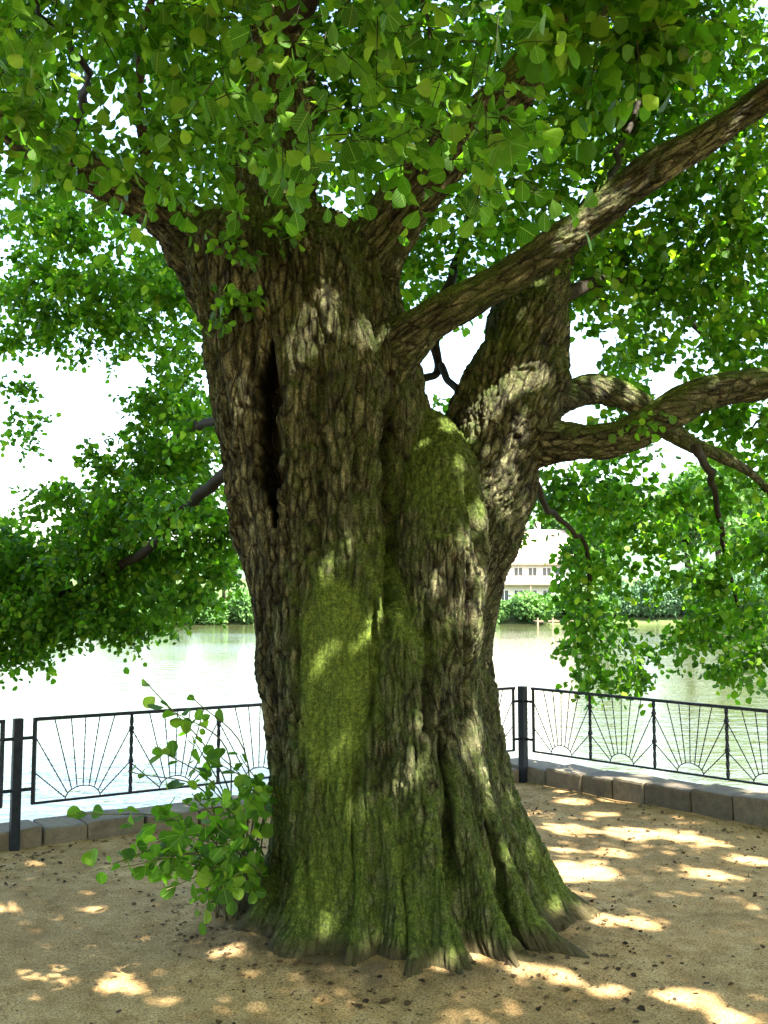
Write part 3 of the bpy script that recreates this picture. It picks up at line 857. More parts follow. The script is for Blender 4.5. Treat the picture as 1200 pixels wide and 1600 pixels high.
# shared smooth normals so that the seams between the parts do not show
fn = np.cross(newco[quads[:, 2]] - newco[quads[:, 0]], newco[quads[:, 3]] - newco[quads[:, 1]])
vn = np.zeros_like(newco)
for k in range(4): np.add.at(vn, quads[:, k], fn)
vn /= np.maximum(np.linalg.norm(vn, axis=1), 1e-9)[:, None]
for k in sorted(set(face_owner.tolist())):
    f = quads[face_owner == k]
    used, inv = np.unique(f, return_inverse=True)
    me = np_mesh('trunk' if k == 0 else 'limb', newco[used], inv.reshape(-1, 4), True)
    a = me.attributes.new('bark', 'FLOAT_COLOR', 'POINT')
    colr = np.stack([hgt[used] * (1 - inn[used]), moss[used], cid[used], np.ones(len(used))], 1).astype(np.float32)
    a.data.foreach_set('color', colr.ravel())
    a = me.attributes.new('barkco', 'FLOAT_VECTOR', 'POINT')
    a.data.foreach_set('vector', barkco[used].astype(np.float32).ravel())
    me.normals_split_custom_set_from_vertices([tuple(x) for x in vn[used]])
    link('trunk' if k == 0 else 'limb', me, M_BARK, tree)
print('trunk verts', len(newco))

def thin_limb(rows, seed, wob=0.05):
    P, rad = limb_path(rows, 12)
    rad = rad * 0.66
    P = P + np.stack([vnoise(P * 1.3, seed), vnoise(P * 1.3, seed + 1), vnoise(P * 1.3, seed + 2)], 1) * 0.04 + np.stack([vnoise(P * 6, seed + 3), vnoise(P * 6, seed + 4), vnoise(P * 6, seed + 5)], 1) * 0.025
    V, f, t = tube_mesh(P, rad, 12, wob, seed)
    link('limb', np_mesh('limb', V, [f, t], True), M_TWIG, tree)
    return P
THIN = [
    [(655, 590, 9, 6.2), (690, 572, 10, 6.3), (682, 530, 12, 6.3), (690, 470, 12, 6.4), (720, 380, 10, 6.8), (760, 250, 8, 7.4)],
    [(690, 570, 9, 6.3), (712, 618, 9, 6.0), (735, 660, 9, 5.7)],
    [(420, 650, 16, 5.9), (345, 655, 11, 6.5), (305, 664, 9, 7.4), (265, 690, 6, 8.6)],
    [(430, 720, 18, 5.9), (360, 730, 15, 7.0), (290, 800, 13, 8.2), (215, 865, 11, 9.3), (130, 910, 8, 10.0), (40, 960, 5, 10.4)],
    [(800, 720, 16, 5.6), (840, 765, 9, 6.4), (885, 822, 6, 7.6), (915, 870, 5, 8.4), (922, 940, 5, 8.7), (945, 1010, 3, 9.0)],
    [(1090, 700, 12, 5.95), (1120, 780, 7, 7.4), (1140, 870, 5, 8.4), (1160, 960, 4, 8.8), (1190, 1040, 3, 8.8)],
    [(860, 470, 20, 5.7), (930, 440, 15, 6.2), (1010, 450, 11, 7.0), (1090, 520, 8, 8.0), (1140, 600, 5, 8.6)],
    [(960, 300, 9, 5.0), (985, 200, 7, 5.8), (1040, 90, 5, 6.5), (1090, -40, 6, 7.0)],
    [(250, 320, 18, 5.3), (230, 220, 14, 5.0), (220, 100, 11, 4.5), (250, -40, 8, 4.0)],
    [(430, 60, 30, 6.0), (520, -60, 20, 5.0), (600, -150, 14, 3.8), (640, -60, 7, 3.0), (660, 60, 3, 2.6)],
    [(100, 240, 14, 5.2), (130, 150, 10, 4.2), (100, 60, 7, 3.4), (60, 0, 4, 3.0)],
]
for k, rows in enumerate(THIN): thin_limb(rows, 100 + 7 * k)

# ------------------------------------------------------------------ foliage
def gaps():
    """sight lines to the sun that the crown leaves open: where the photo shows flecks of sun"""
    G = []
    for u, v, w in [(900, 1250, 60), (965, 1247, 55), (890, 1292, 80), (945, 1270, 45), (985, 1300, 90), (1060, 1306, 90), (1112, 1315, 60), (905, 1357, 115), (1105, 1362, 85),
                    (1180, 1342, 75), (1040, 1256, 40), (880, 1325, 50), (960, 1331, 50), (930, 1440, 70), (1000, 1442, 50), (1030, 1550, 45), (1100, 1555, 70), (880, 1532, 70), (812, 1524, 80),
                    (955, 1550, 60), (1150, 1590, 90), (195, 1540, 75), (345, 1500, 55), (120, 1335, 90), (190, 1331, 60), (60, 1345, 50), (265, 1380, 40), (480, 1494, 30)]:
        P = ground_at(u, v)
        G.append((P, w / 2 * mpp(np.linalg.norm(P - [0, 0, CAM_H])) * (0.95 if v < 1500 else 0.68)))
    for u, v, w in [(1060, 1205, 40), (1130, 1222, 45), (1180, 1240, 40), (975, 1190, 40), (930, 1180, 30)]:
        P = ground_at(u, v, 0.16)
        G.append((P, w / 2 * mpp(P[1])))
    blocked = 0
    for u, v, w in [(508, 1024, 24), (592, 948, 20), (575, 985, 12), (549, 1280, 24), (655, 1205, 28), (640, 1190, 14), (745, 1170, 30), (760, 1215, 34), (768, 1262, 26), (742, 1495, 34), (695, 1502, 36),
                    (660, 695, 18), (715, 722, 24), (532, 525, 22), (602, 520, 14), (745, 655, 70), (700, 665, 40), (800, 560, 50), (780, 600, 60), (830, 590, 40), (755, 800, 44), (757, 900, 50), (790, 770, 36),
                    (735, 870, 36), (718, 840, 24), (770, 760, 40), (800, 700, 40), (748, 1120, 26), (752, 1010, 24), (745, 950, 26), (655, 1130, 14), (442, 300, 44), (985, 625, 40), (940, 610, 40), (790, 1340, 24), (830, 1330, 20), (610, 1240, 18), (870, 1415, 34), (685, 900, 16),
                    (720, 940, 26), (735, 1010, 22)]:
        d = ray(u, v); d = d / np.linalg.norm(d)
        h = BVH.ray_cast(Vector((0, 0, CAM_H)), Vector(d))
        if h[0] is None: continue
        P = np.array(h[0])
        h2 = BVH.ray_cast(Vector(P + SUN * 0.06), Vector(SUN))
        if h2[0] is not None: blocked += 1; print('blocked', u, v, [round(x, 2) for x in h2[0]])
        G.append((P, w / 2 * mpp(P[1]) * 0.95))
    for u, v, Y, w in [(650, 180, 2.7, 70), (700, 240, 2.7, 70), (720, 130, 2.7, 50), (620, 290, 2.6, 50), (780, 300, 2.7, 40)]:
        G.append((at(u, v, Y), w / 2 * mpp(Y)))
    rg = np.random.default_rng(3)
    for n_, (u0, u1), (v0, v1), (Y0, Y1), w in ((46, (850, 1210), (-20, 540), (5.8, 7.2), 34), (34, (860, 1200), (700, 1060), (8.0, 8.9), 40), (16, (0, 800), (0, 260), (2.6, 3.4), 45)):
        for _ in range(n_):
            Y = rg.uniform(Y0, Y1)
            G.append((at(rg.uniform(u0, u1), rg.uniform(v0, v1), Y), w * rg.uniform(0.5, 1.1) / 2 * mpp(Y)))
    print('gaps', len(G), 'blocked by limbs', blocked)
    return G
GAPS = gaps()
def sun_open(p, margin=0.0):
    """True for points that stand in the way of one of the open lines"""
    bad = np.zeros(len(p), bool)
    for P, r in GAPS:
        d = p - P
        t = d @ SUN
        e = d - t[:, None] * SUN
        bad |= (t > 0.12) & ((e ** 2).sum(1) < (r * (0.45 + 0.6 * rng.random(len(p))) + 0.012 + margin) ** 2)
    return bad

# leaf shapes: x along the blade, y across, z out of it (unit length)
def leaf_fine():
    st = [(0.0, 0.0), (0.16, 0.2), (0.38, 0.37), (0.6, 0.435), (0.8, 0.36), (0.93, 0.2)]
    V = [(0.0, 0, 0)]; F4, F3 = [], []
    mids, ls, rs = [0], [], []
    for x, w in st[1:]:
        fold = 0.2 * w
        sag = -0.14 * x * x
        mids.append(len(V)); V.append((x, 0, sag - fold * 0.6))
        ls.append(len(V)); V.append((x + 0.02, w, sag + fold))
        rs.append(len(V)); V.append((x + 0.02, -w, sag + fold))
    F3 += [(0, mids[1], ls[0]), (0, rs[0], mids[1])]
    for k in range(len(ls) - 1):
        F4 += [(mids[k + 1], mids[k + 2], ls[k + 1], ls[k]), (mids[k + 1], rs[k], rs[k + 1], mids[k + 2])]
    V.append((0.95, 0, -0.14)); tip = len(V) - 1
    F3 += [(mids[-1], tip, ls[-1]), (mids[-1], rs[-1], tip)]
    # stalk
    b = len(V)
    V += [(-0.24, 0.008, 0.03), (-0.24, -0.012, 0.03)]
    F3 += [(0, b, b + 1)]
    return np.array(V), np.array(F4), np.array(F3)
def leaf_mid():
    V = [(0, 0, 0), (0.3, 0.33, 0.07), (0.72, 0.42, 0.03), (0.97, 0.1, -0.12), (0.97, -0.1, -0.12), (0.72, -0.42, 0.03), (0.3, -0.33, 0.07), (0.5, 0, -0.05)]
    F = [(0, 7, 2, 1), (0, 6, 5, 7), (7, 4, 3, 2)]
    return np.array(V), np.array(F), np.array([(7, 5, 4)])
def leaf_far():
    V = [(0, 0, 0), (0.45, 0.42, 0.06), (1.0, 0.16, -0.06), (1.0, -0.16, -0.06), (0.45, -0.42, 0.06), (0.5, 0, -0.04)]
    F = [(0, 5, 2, 1), (0, 4, 3, 5)]
    return np.array(V), np.array(F), np.array([(5, 3, 2)])
T_FINE, T_MID, T_FAR = leaf_fine(), leaf_mid(), leaf_far()

def norm(a): return a / np.maximum(np.linalg.norm(a, axis=-1, keepdims=True), 1e-9)
class Foliage:
    def __init__(s, keep_gaps=True): s.p, s.ax, s.nr, s.sz, s.seg = [], [], [], [], []; s.keep = keep_gaps
    def twigs(s, origins, dirs, lengths, per, size, droop=0.35, updown=0.55, tw_r=0.0022, spread=1.0, segs=3, hang=0.35):
        """leafy twigs: alternate leaves along a drooping shoot"""
        n = len(origins)
        side = norm(np.cross(dirs, rng.normal(size=(n, 3))))
        for k in range(per):
            t = (k + 0.6 + 0.5 * rng.random(n)) / per
            L = lengths * t
            pos = origins + dirs * L[:, None] + np.stack([0 * L, 0 * L, -droop * lengths * t * t], 1)
            sgn = 1 if k % 2 else -1
            out = norm(dirs * 0.55 + sgn * side * 0.9 * spread + rng.normal(size=(n, 3)) * 0.35 + np.array([0, 0, -hang]))
            nr = norm(rng.normal(size=(n, 3)) * 0.75 + np.array([0, 0, updown]) + np.array([0, -0.12, 0]))
            nr = norm(nr - out * (nr * out).sum(1, keepdims=True))
            sz = size * (0.45 + 0.72 * rng.random(n) ** 0.8)
            s.p.append(pos + out * (0.22 * sz)[:, None]); s.ax.append(out); s.nr.append(nr); s.sz.append(sz)
        if tw_r > 0:
            prev = origins
            for k in range(1, segs + 1):
                t = k / segs
                pos = origins + dirs * (lengths * t)[:, None] + np.stack([0 * lengths, 0 * lengths, -droop * lengths * t * t], 1)
                s.seg.append((prev, pos, np.full(n, tw_r * (1.25 - t))))
                prev = pos
    def mass(s, c, rad, n_cl, tw_per, leaf_per, size, length, droop=0.35, tw_r=0.0022, updown=0.55, p_edge=0.45, hang=0.35):
        """an irregular bough: clumps spread through an ellipsoid, each clump a fan of twigs"""
        c, rad = np.array(c, float), np.array(rad, float)
        d = norm(rng.normal(size=(n_cl, 3)))
        r = rng.random(n_cl) ** p_edge
        cc = c + d * r[:, None] * rad
        o = np.repeat(cc, tw_per, 0) + rng.normal(size=(n_cl * tw_per, 3)) * length * 0.16
        dd = norm(rng.normal(size=(n_cl * tw_per, 3)) * np.array([1, 1, 0.55]) + 0.45 * norm(np.repeat(cc, tw_per, 0) - c) + np.array([0, 0, -0.1]))
        s.twigs(o, dd, length * (0.6 + 0.7 * rng.random(len(o))), leaf_per, size, droop, updown, tw_r, hang=hang)
    def build(s, name, tmpl, mat, parent=None, twig_mat=None):
        p, ax, nr, sz = (np.concatenate(a) for a in (s.p, s.ax, s.nr, s.sz))
        if s.keep:
            ok = ~sun_open(p + ax * (sz * 0.5)[:, None], sz * 0.18)
            p, ax, nr, sz = p[ok], ax[ok], nr[ok], sz[ok]
        bi = np.cross(nr, ax)
        V, F4, F3 = tmpl
        n, k = len(p), len(V)
        w = 0.85 + 0.3 * rng.random(n)
        W = p[:, None] + sz[:, None, None] * (V[None, :, 0:1] * ax[:, None] + V[None, :, 1:2] * (bi * w[:, None])[:, None] + V[None, :, 2:3] * (nr * rng.uniform(-0.3, 2.6, n)[:, None])[:, None])
        off = (np.arange(n) * k)[:, None, None]
        fs = [(F4[None] + off).reshape(-1, 4), (F3[None] + off).reshape(-1, 3)]
        o = link(name, np_mesh(name, W.reshape(-1, 3), fs, False), mat, parent)
        if tmpl is T_FINE:
            at_ = o.data.attributes.new('blade', 'FLOAT_VECTOR', 'POINT')
            at_.data.foreach_set('vector', np.tile(V, (n, 1)).astype(np.float32).ravel())
        if s.seg:
            a = np.concatenate([x[0] for x in s.seg]); b = np.concatenate([x[1] for x in s.seg]); r = np.concatenate([x[2] for x in s.seg])
            t = norm(b - a)
            u = norm(np.cross(t, np.array([0.31, 0.2, 0.93]))); v = np.cross(t, u)
            ring = []
            for e, q_, sc in ((0, a, 1.0), (1, b, 0.8)):
                for j in range(3):
                    an = 2 * math.pi * j / 3
                    ring.append(q_ + (u * math.cos(an) + v * math.sin(an)) * (r * sc)[:, None])
            W = np.stack(ring, 1).reshape(-1, 3)
            base = (np.arange(len(a)) * 6)[:, None, None]
            F = np.array([(0, 1, 4, 3), (1, 2, 5, 4), (2, 0, 3, 5)])
            link('twigs', np_mesh('twigs', W, (F[None] + base).reshape(-1, 4), True), twig_mat or M_TWIG, o)
        print(name, 'leaves', n)
        return o
    def px(s, u, v, Y, ru, rv, dY, cover, size, length=0.3, tw_per=4, leaf_per=8, **kw):
        """a bough centred Y metres ahead in the direction of (u, v), real radii from its pixel extent"""
        c = at(u, v, Y)
        rad = (ru * mpp(Y), dY, rv * mpp(Y))
        area = math.pi * rad[0] * rad[2]
        n_leaf = cover * area / (0.42 * size * size)
        n_cl = max(2, int(round(n_leaf / (tw_per * leaf_per))))
        s.mass(c, rad, n_cl, tw_per, leaf_per, size, length, **kw)

# near sprays hanging in front of the trunk (about 2.5 to 3.5 m away)
near = Foliage()
for a in [(60, 110, 3.2, 110, 110, .5, 1.7), (170, 30, 3.2, 100, 60, .45, 2.0), (90, 210, 3.3, 100, 55, .4, 2.0), (200, 225, 3.4, 70, 45, .35, 1.6), (330, 130, 3.4, 90, 90, .45, 1.9), (290, 20, 3.2, 90, 60, .4, 1.8),
          (280, 255, 3.6, 70, 60, .35, 1.5), (350, 250, 3.6, 60, 60, .35, 1.3), (430, 60, 2.9, 70, 70, .35, 1.6), (410, 165, 2.8, 60, 60, .3, 1.7), (460, 200, 2.7, 50, 45, .25, 1.5), (520, 40, 2.7, 70, 60, .3, 1.9),
          (560, 130, 2.7, 60, 60, .3, 1.5), (520, 235, 2.6, 35, 35, .2, .9), (640, 60, 2.6, 80, 60, .3, 1.9), (660, 150, 2.6, 75, 65, .28, 1.8), (650, 230, 2.6, 60, 55, .25, 1.7), (690, 300, 2.6, 55, 40, .2, 1.6),
          (720, 210, 2.65, 60, 60, .25, 1.5), (770, 280, 2.7, 40, 45, .2, 1.3), (740, 80, 2.8, 80, 60, .3, 1.7), (790, 60, 2.9, 45, 50, .2, 1.1), (790, 180, 2.8, 40, 60, .2, 1.0), (620, -20, 2.6, 140, 50, .4, 2.0), (100, -20, 3.1, 160, 50, .5, 2.2), (380, -20, 3.0, 140, 50, .4, 2.2)]:
    near.px(*a[:6], a[6] * 1.5, size=0.06, length=0.2, tw_per=3, leaf_per=7, hang=0.75, updown=0.3)
near.build('near_spray', T_FINE, M_LEAF_NEAR, tree)
mid = Foliage()
for a in [(60, 60, 6.5, 110, 80, .8, 3.0), (230, 30, 6.5, 110, 50, .7, 3.0), (60, 190, 6.8, 90, 60, .7, 3.0), (330, 110, 6.3, 80, 80, .6, 3.0), (300, 240, 6.6, 80, 50, .6, 2.4), (160, 245, 6.8, 70, 40, .6, 2.4), (440, 120, 6.6, 80, 100, .6, 2.8), (540, 80, 6.6, 90, 90, .6, 3.0), (540, 200, 6.8, 60, 60, .5, 2.2), (660, 90, 6.6, 90, 90, .7, 3.0), (680, 210, 6.8, 70, 60, .6, 2.4), (640, 330, 7.0, 50, 60, .5, 1.8), (780, 40, 6.6, 90, 60, .7, 3.0), (60, 270, 7.4, 80, 30, .6, 1.4), (530, 300, 6.7, 60, 40, .4, 1.6), (590, 250, 6.6, 60, 50, .4, 1.8), (600, 60, 6.6, 70, 60, .5, 1.8), (20, 100, 7.0, 60, 80, .6, 2.0)]:
    mid.px(*a[:6], a[6] * 1.6, size=0.068, length=0.26)
mid.build('crown_bough', T_MID, M_LEAF, tree)
# small shoots growing straight out of the trunk
for a in [(360, 440, 4.72, 32, 40, .1, 2.0), (340, 480, 4.74, 22, 20, .08, 1.6), (430, 385, 4.75, 16, 32, .08, 1.5), (365, 385, 4.72, 14, 22, .06, 1.2), (330, 300, 4.7, 40, 30, .15, 1.8), (1012, 655, 4.95, 16, 18, .06, 1.2)]:
    ep = Foliage()
    ep.px(*a, size=0.052, length=0.1, tw_per=3, leaf_per=5, tw_r=0.0015)
    ep.build('trunk_shoot', T_FINE, M_LEAF_NEAR, tree)
# crown on the right, 5 to 9 m away
rt = Foliage()
for a in [(960, 60, 6.2, 130, 80, .9, 2.6), (1100, 60, 6.6, 130, 90, .9, 2.6), (900, 170, 6.6, 90, 80, .8, 2.2), (1010, 160, 6.8, 90, 70, .8, 2.3), (1130, 260, 6.2, 110, 90, .8, 2.8), (860, 300, 6.9, 70, 50, .7, 1.3), (790, 370, 7.0, 60, 40, .6, 1.8),
          (700, 400, 7.0, 70, 40, .6, 2.2), (660, 450, 7.2, 40, 30, .5, 2.0), (1000, 400, 6.8, 110, 60, .8, 2.6), (1110, 400, 6.6, 100, 80, .8, 2.8), (930, 430, 6.6, 70, 40, .6, 2.4), (1180, 480, 6.8, 60, 70, .7, 2.6), (1050, 520, 7.0, 90, 40, .6, 1.0),
          (960, 560, 7.2, 60, 40, .6, .9), (1160, 560, 7.0, 50, 40, .6, 2.0), (750, 300, 7.4, 60, 60, .6, 1.2), (620, 380, 7.3, 40, 40, .5, 1.6), (680, 620, 7.6, 30, 40, .4, .6), (650, 600, 7.8, 20, 40, .4, .8), (840, 60, 6.8, 60, 60, .6, 2.0), (900, 400, 5.7, 50, 40, .35, 1.4), (940, 260, 6.2, 50, 45, .35, 1.0), (870, 240, 6.2, 60, 60, .4, 1.6), (800, 290, 6.0, 60, 60, .4, 1.5), (950, 480, 6.2, 50, 30, .4, 1.4), (1010, 560, 6.2, 40, 40, .4, .9), (1190, 160, 6.4, 50, 90, .7, 2.0)]:
    rt.px(*a[:6], a[6] * 2.6, size=0.068, length=0.28)
rt.build('crown_bough', T_MID, M_LEAF, tree)
lr = Foliage()
for a in [(895, 790, 8.0, 45, 50, .4, 1.6), (830, 790, 8.0, 30, 22, .3, 1.0), (960, 790, 8.2, 80, 60, .6, 2.3), (1050, 800, 8.3, 80, 60, .6, 2.4), (1150, 740, 7.6, 70, 60, .6, 2.5), (1170, 840, 8.2, 60, 80, .6, 3.0), (912, 870, 8.6, 44, 40, .4, 2.4), (950, 880, 8.7, 55, 45, .5, 1.9), (1030, 900, 8.7, 45, 35, .5, 1.0), (900, 930, 8.9, 34, 45, .4, 2.4),
          (930, 990, 9.0, 60, 35, .4, 2.2), (955, 1040, 9.0, 50, 38, .35, 2.4), (1140, 930, 8.6, 70, 60, .6, 3.0), (1090, 1000, 8.7, 50, 35, .4, 2.4), (1180, 1010, 8.6, 40, 60, .4, 2.6), (1160, 1060, 8.6, 40, 30, .35, 1.6), (1120, 660, 7.0, 80, 40, .6, 1.8), (1190, 680, 7.0, 60, 60, .6, 2.6), (790, 850, 8.4, 10, 34, .2, 1.2),
          (1100, 860, 8.5, 60, 50, .5, 2.2), (990, 720, 8.2, 70, 30, .5, 1.2), (860, 740, 8.2, 30, 30, .4, 1.2)]:
    lr.px(*a[:6], a[6] * 2.0, size=0.07, length=0.22, tw_per=6)
lr.build('hanging_bough', T_MID, M_LEAF, tree)
lf = Foliage()
for a in [(60, 350, 9.2, 100, 50, .8, .7), (200, 400, 9.0, 100, 60, .8, 1.2), (80, 450, 9.3, 110, 50, .8, 1.1), (240, 500, 9.2, 80, 60, .7, 1.3), (110, 535, 9.6, 110, 34, .7, 1.5), (15, 590, 9.8, 30, 26, .4, 1.3), (35, 650, 9.8, 22, 45, .35, 1.1), (270, 590, 9.2, 60, 50, .6, 1.4), (170, 470, 9.1, 90, 50, .7, 1.0), (290, 430, 8.8, 40, 60, .5, 1.3), (20, 420, 9.4, 60, 60, .7, 1.1), (30, 330, 8.6, 70, 50, .6, 1.0), (140, 330, 8.4, 80, 40, .6, 1.1), (150, 430, 8.2, 90, 50, .6, .7), (250, 450, 8.0, 50, 60, .5, 1.0), (290, 560, 8.0, 30, 50, .4, 1.2)]:
    lf.px(*a[:6], a[6] * 2.7, size=0.07, length=0.22, tw_per=6)
lf.build('crown_bough', T_MID, M_LEAF, tree)
ll = Foliage()
for a in [(270, 660, 9.6, 80, 45, .6, 2.2), (310, 700, 9.4, 50, 60, .5, 1.6), (215, 725, 10.0, 80, 34, .6, 2.6), (125, 785, 10.2, 80, 32, .6, 2.3), (240, 770, 9.8, 100, 50, .6, 1.8), (50, 875, 10.4, 75, 45, .7, 2.8), (310, 660, 7.6, 40, 28, .4, 1.8), (960, 630, 6.6, 50, 24, .3, 1.6), (250, 790, 8.8, 60, 40, .4, 1.8), (290, 800, 8.2, 40, 30, .3, 1.2), (180, 850, 10.0, 110, 60, .7, 2.8), (300, 850, 9.6, 70, 60, .6, 2.0), (70, 930, 10.4, 90, 55, .7, 3.0),
          (190, 940, 10.2, 90, 45, .6, 3.0), (290, 930, 9.8, 60, 35, .5, 2.0), (40, 1000, 10.4, 60, 45, .5, 2.6), (340, 800, 9.4, 30, 60, .4, 2.0), (150, 985, 10.3, 60, 22, .4, 2.0), (345, 900, 9.4, 25, 50, .4, 1.6), (-60, 900, 10.4, 80, 120, .7, 2.8)]:
    ll.px(*a[:6], a[6] * 2.8, size=0.072, length=0.23, tw_per=6)
ll.build('hanging_bough', T_MID, M_LEAF, tree)
shade_clumps = Foliage()  # leaf clumps added out of view towards the sun, to shade the trunk
for u, v in [(450, 500), (480, 540), (520, 560), (560, 545), (600, 560), (500, 600), (350, 560), (370, 620), (420, 640), (560, 470), (630, 640), (560, 850), (530, 900), (500, 860)]:
    d = ray(u, v); d = d / np.linalg.norm(d)
    h = BVH.ray_cast(Vector((0, 0, CAM_H)), Vector(d))
    if h[0] is None: continue
    for t in (2.6, 3.4, 4.4):
        shade_clumps.mass(np.array(h[0]) + SUN * t, (0.22, 0.22, 0.16), 7, 5, 7, 0.09, 0.22)
shade_clumps.build('crown_bough', T_MID, M_LEAF, tree)  # the added shading clumps, parented to the tree like its boughs
# the roof of the crown, overhead and behind the camera
rf = Foliage()
n = 13500
cx = rng.uniform(-8, 11, n); cy = rng.uniform(-9, 10.5, n)
zlo = np.maximum(5.3, CAM_H + 0.74 * cy + 0.5)
cz = zlo + rng.random(n) ** 1.2 * 3.0
hang = np.maximum(((cx - 1.5) / 9.5) ** 2, ((cy - 1.5) / 10.5) ** 2)
back = (cy < 0.5) & (hang > 0.5)
cz = np.where(back, cz - (hang - 0.5) * 7.5 * rng.random(n), cz)
inside = (((cx - 1.5) / 9.5) ** 2 + ((cy - 1.5) / 10.5) ** 2 < 1)
cc = np.stack([cx, cy, cz], 1)[inside]
o = np.repeat(cc, 4, 0) + rng.normal(size=(len(cc) * 4, 3)) * 0.12
dd = norm(rng.normal(size=(len(o), 3)) * np.array([1, 1, 0.4]))
rf.twigs(o, dd, 0.5 * (0.6 + 0.7 * rng.random(len(o))), 8, 0.12, 0.3, 0.8, 0.004, segs=1)
rf.build('crown', T_FAR, M_LEAF, tree)

# ------------------------------------------------------------------ leafy shoots at the foot of the trunk
def shoots():
    root = empty('leafy_shoots', ground_at(395, 1425), 'clump of leafy green basal shoots at the left foot of the old trunk', 'shrub')
    ends = [(225, 1062, 4.7), (296, 1085, 4.7), (262, 1105, 4.65), (240, 1165, 4.6), (300, 1150, 4.7), (340, 1190, 4.75), (375, 1180, 4.8), (200, 1205, 4.55), (390, 1230, 4.8), (120, 1270, 4.4), (205, 1295, 4.35), (250, 1270, 4.5), (300, 1240, 4.6), (345, 1260, 4.7), (135, 1365, 4.25), (190, 1355, 4.3), (240, 1340, 4.4),
            (300, 1310, 4.5), (350, 1320, 4.6), (385, 1300, 4.7), (260, 1390, 4.35), (320, 1390, 4.5), (365, 1370, 4.6), (335, 1290, 4.75), (395, 1350, 4.75), (280, 1345, 4.7), (325, 1225, 4.85), (310, 1350, 4.85)]
    fol = Foliage(False)
    bm = bmesh.new()
    for k, (u, v, Y) in enumerate(ends):
        b = ground_at(350 + rng.uniform(-20, 50), 1432 + rng.uniform(-12, 12), 0)
        e = at(u, v, Y)
        L = np.linalg.norm(e - b)
        m = (b + e) / 2 + np.array([0.10 * L, 0.05 * L, 0.16 * L]) * rng.uniform(0.5, 1.2)
        P = catmull([b, m, e], 8)
        add_path(bm, P, np.linspace(0.006, 0.0022, len(P)), 5)
        lo = 0.72 if v < 1180 else 0.35
        nl = int(4 + L * (9 if v >= 1180 else 5))
        if k in (0, 1): nl = 4
        for j in range(nl):
            t = lo + (1 - lo) * (j + rng.random()) / nl
            i = t * (len(P) - 1)
            q_ = P[int(i)] + (P[min(int(i) + 1, len(P) - 1)] - P[int(i)]) * (i % 1)
            d = norm(P[-1] - P[-3])
            out = norm(d * 0.4 + norm(rng.normal(size=3)) * 0.9 + np.array([-0.15, 0, 0.0]))
            nr = norm(rng.normal(size=3) * 0.55 + np.array([0, -0.15, 0.75])); nr = norm(nr - out * (nr @ out))
            sz = 0.075 * rng.uniform(0.5, 1.15)
            fol.p.append((q_ + out * 0.22 * sz)[None]); fol.ax.append(out[None]); fol.nr.append(nr[None]); fol.sz.append(np.array([sz]))
    link('stems', bm_mesh('stems', bm, True), M_STEM, root)
    fill = [(380, 1350, 4.75, 32, 60, .12, 1.8), (330, 1340, 4.7, 40, 50, .12, 1.3), (350, 1400, 4.7, 40, 30, .12, 2.0), (300, 1300, 4.6, 45, 40, .12, .8), (395, 1270, 4.85, 20, 40, .08, .9), (255, 1320, 4.5, 40, 30, .1, .7)]
    for a in fill: fol.px(*a[:6], a[6] * 0.55, size=0.062, length=0.12, tw_per=3, leaf_per=5, tw_r=0.0016)
    fol.build('leaves', T_FINE, M_LEAF_NEAR, root, M_STEM)
shoots()

# ------------------------------------------------------------------ leaf litter
def litter():
    n = 30000
    u = rng.uniform(-3.6, 4.2, n); y = rng.uniform(2.6, 9.2, n)
    keep = (((np.stack([u, y, 0 * u], 1) - P0) @ NB) < -0.03) & (((np.stack([u, y, 0 * u], 1) - P1) @ NR) < -0.03) & (np.hypot(u - 0.06, y - TY) > 0.6)
    dens = vnoise(np.stack([u * 1.1, y * 1.1, 0 * u], 1), 17) * 0.5 + 0.5
    rr = np.hypot(u - 0.06, y - TY)
    edge = np.minimum(-((np.stack([u, y, 0 * u], 1) - P0) @ NB), -((np.stack([u, y, 0 * u], 1) - P1) @ NR))
    w = 1.3 * dens ** 2.6 + 1.3 * np.exp(-((rr - 0.9) / 0.22) ** 2) + 0.7 * np.exp(-(edge / 0.25))
    keep &= rng.random(n) < w
    u, y = u[keep], y[keep]
    n = len(u)
    q_ = np.stack([u, y, 0 * u], 1)
    z = 0.022 * fbm(q_ * 0.9, 3, 4) + 0.010 * fbm(q_ * 5, 9, 3)
    r2 = np.hypot(u - 0.06, y - 5.35)
    z += 0.11 * np.exp(-((r2 - 0.75) / 0.4) ** 2) * (0.6 + 0.4 * vnoise(q_ * 3, 4)) - 0.012 + 0.005
    th = rng.uniform(0, 2 * math.pi, n)
    ax = np.stack([np.cos(th), np.sin(th), rng.normal(size=n) * 0.12], 1); ax = norm(ax)
    nr = norm(rng.normal(size=(n, 3)) * 0.28 + np.array([0, 0, 1])); nr = norm(nr - ax * (nr * ax).sum(1, keepdims=True))
    sz = 0.007 + 0.03 * rng.random(n) ** 3.2
    f = Foliage(False)
    f.p.append(np.stack([u, y, z + sz * 0.06], 1)); f.ax.append(ax); f.nr.append(nr); f.sz.append(sz)
    m = mat_leaf('dry_litter', [(0, (0.03, 0.022, 0.014)), (0.4, (0.07, 0.045, 0.022)), (0.8, (0.13, 0.085, 0.04)), (1, (0.2, 0.15, 0.08))], (1, 0.8, 0.5), tw=0.1, rough=0.8, spec=0.1)
    o = f.build('leaf_litter', T_MID, m)
    tag(o, 'scattered brown leaf litter and bark crumbs on the sandy ground', 'leaf litter', kind='stuff')
litter()

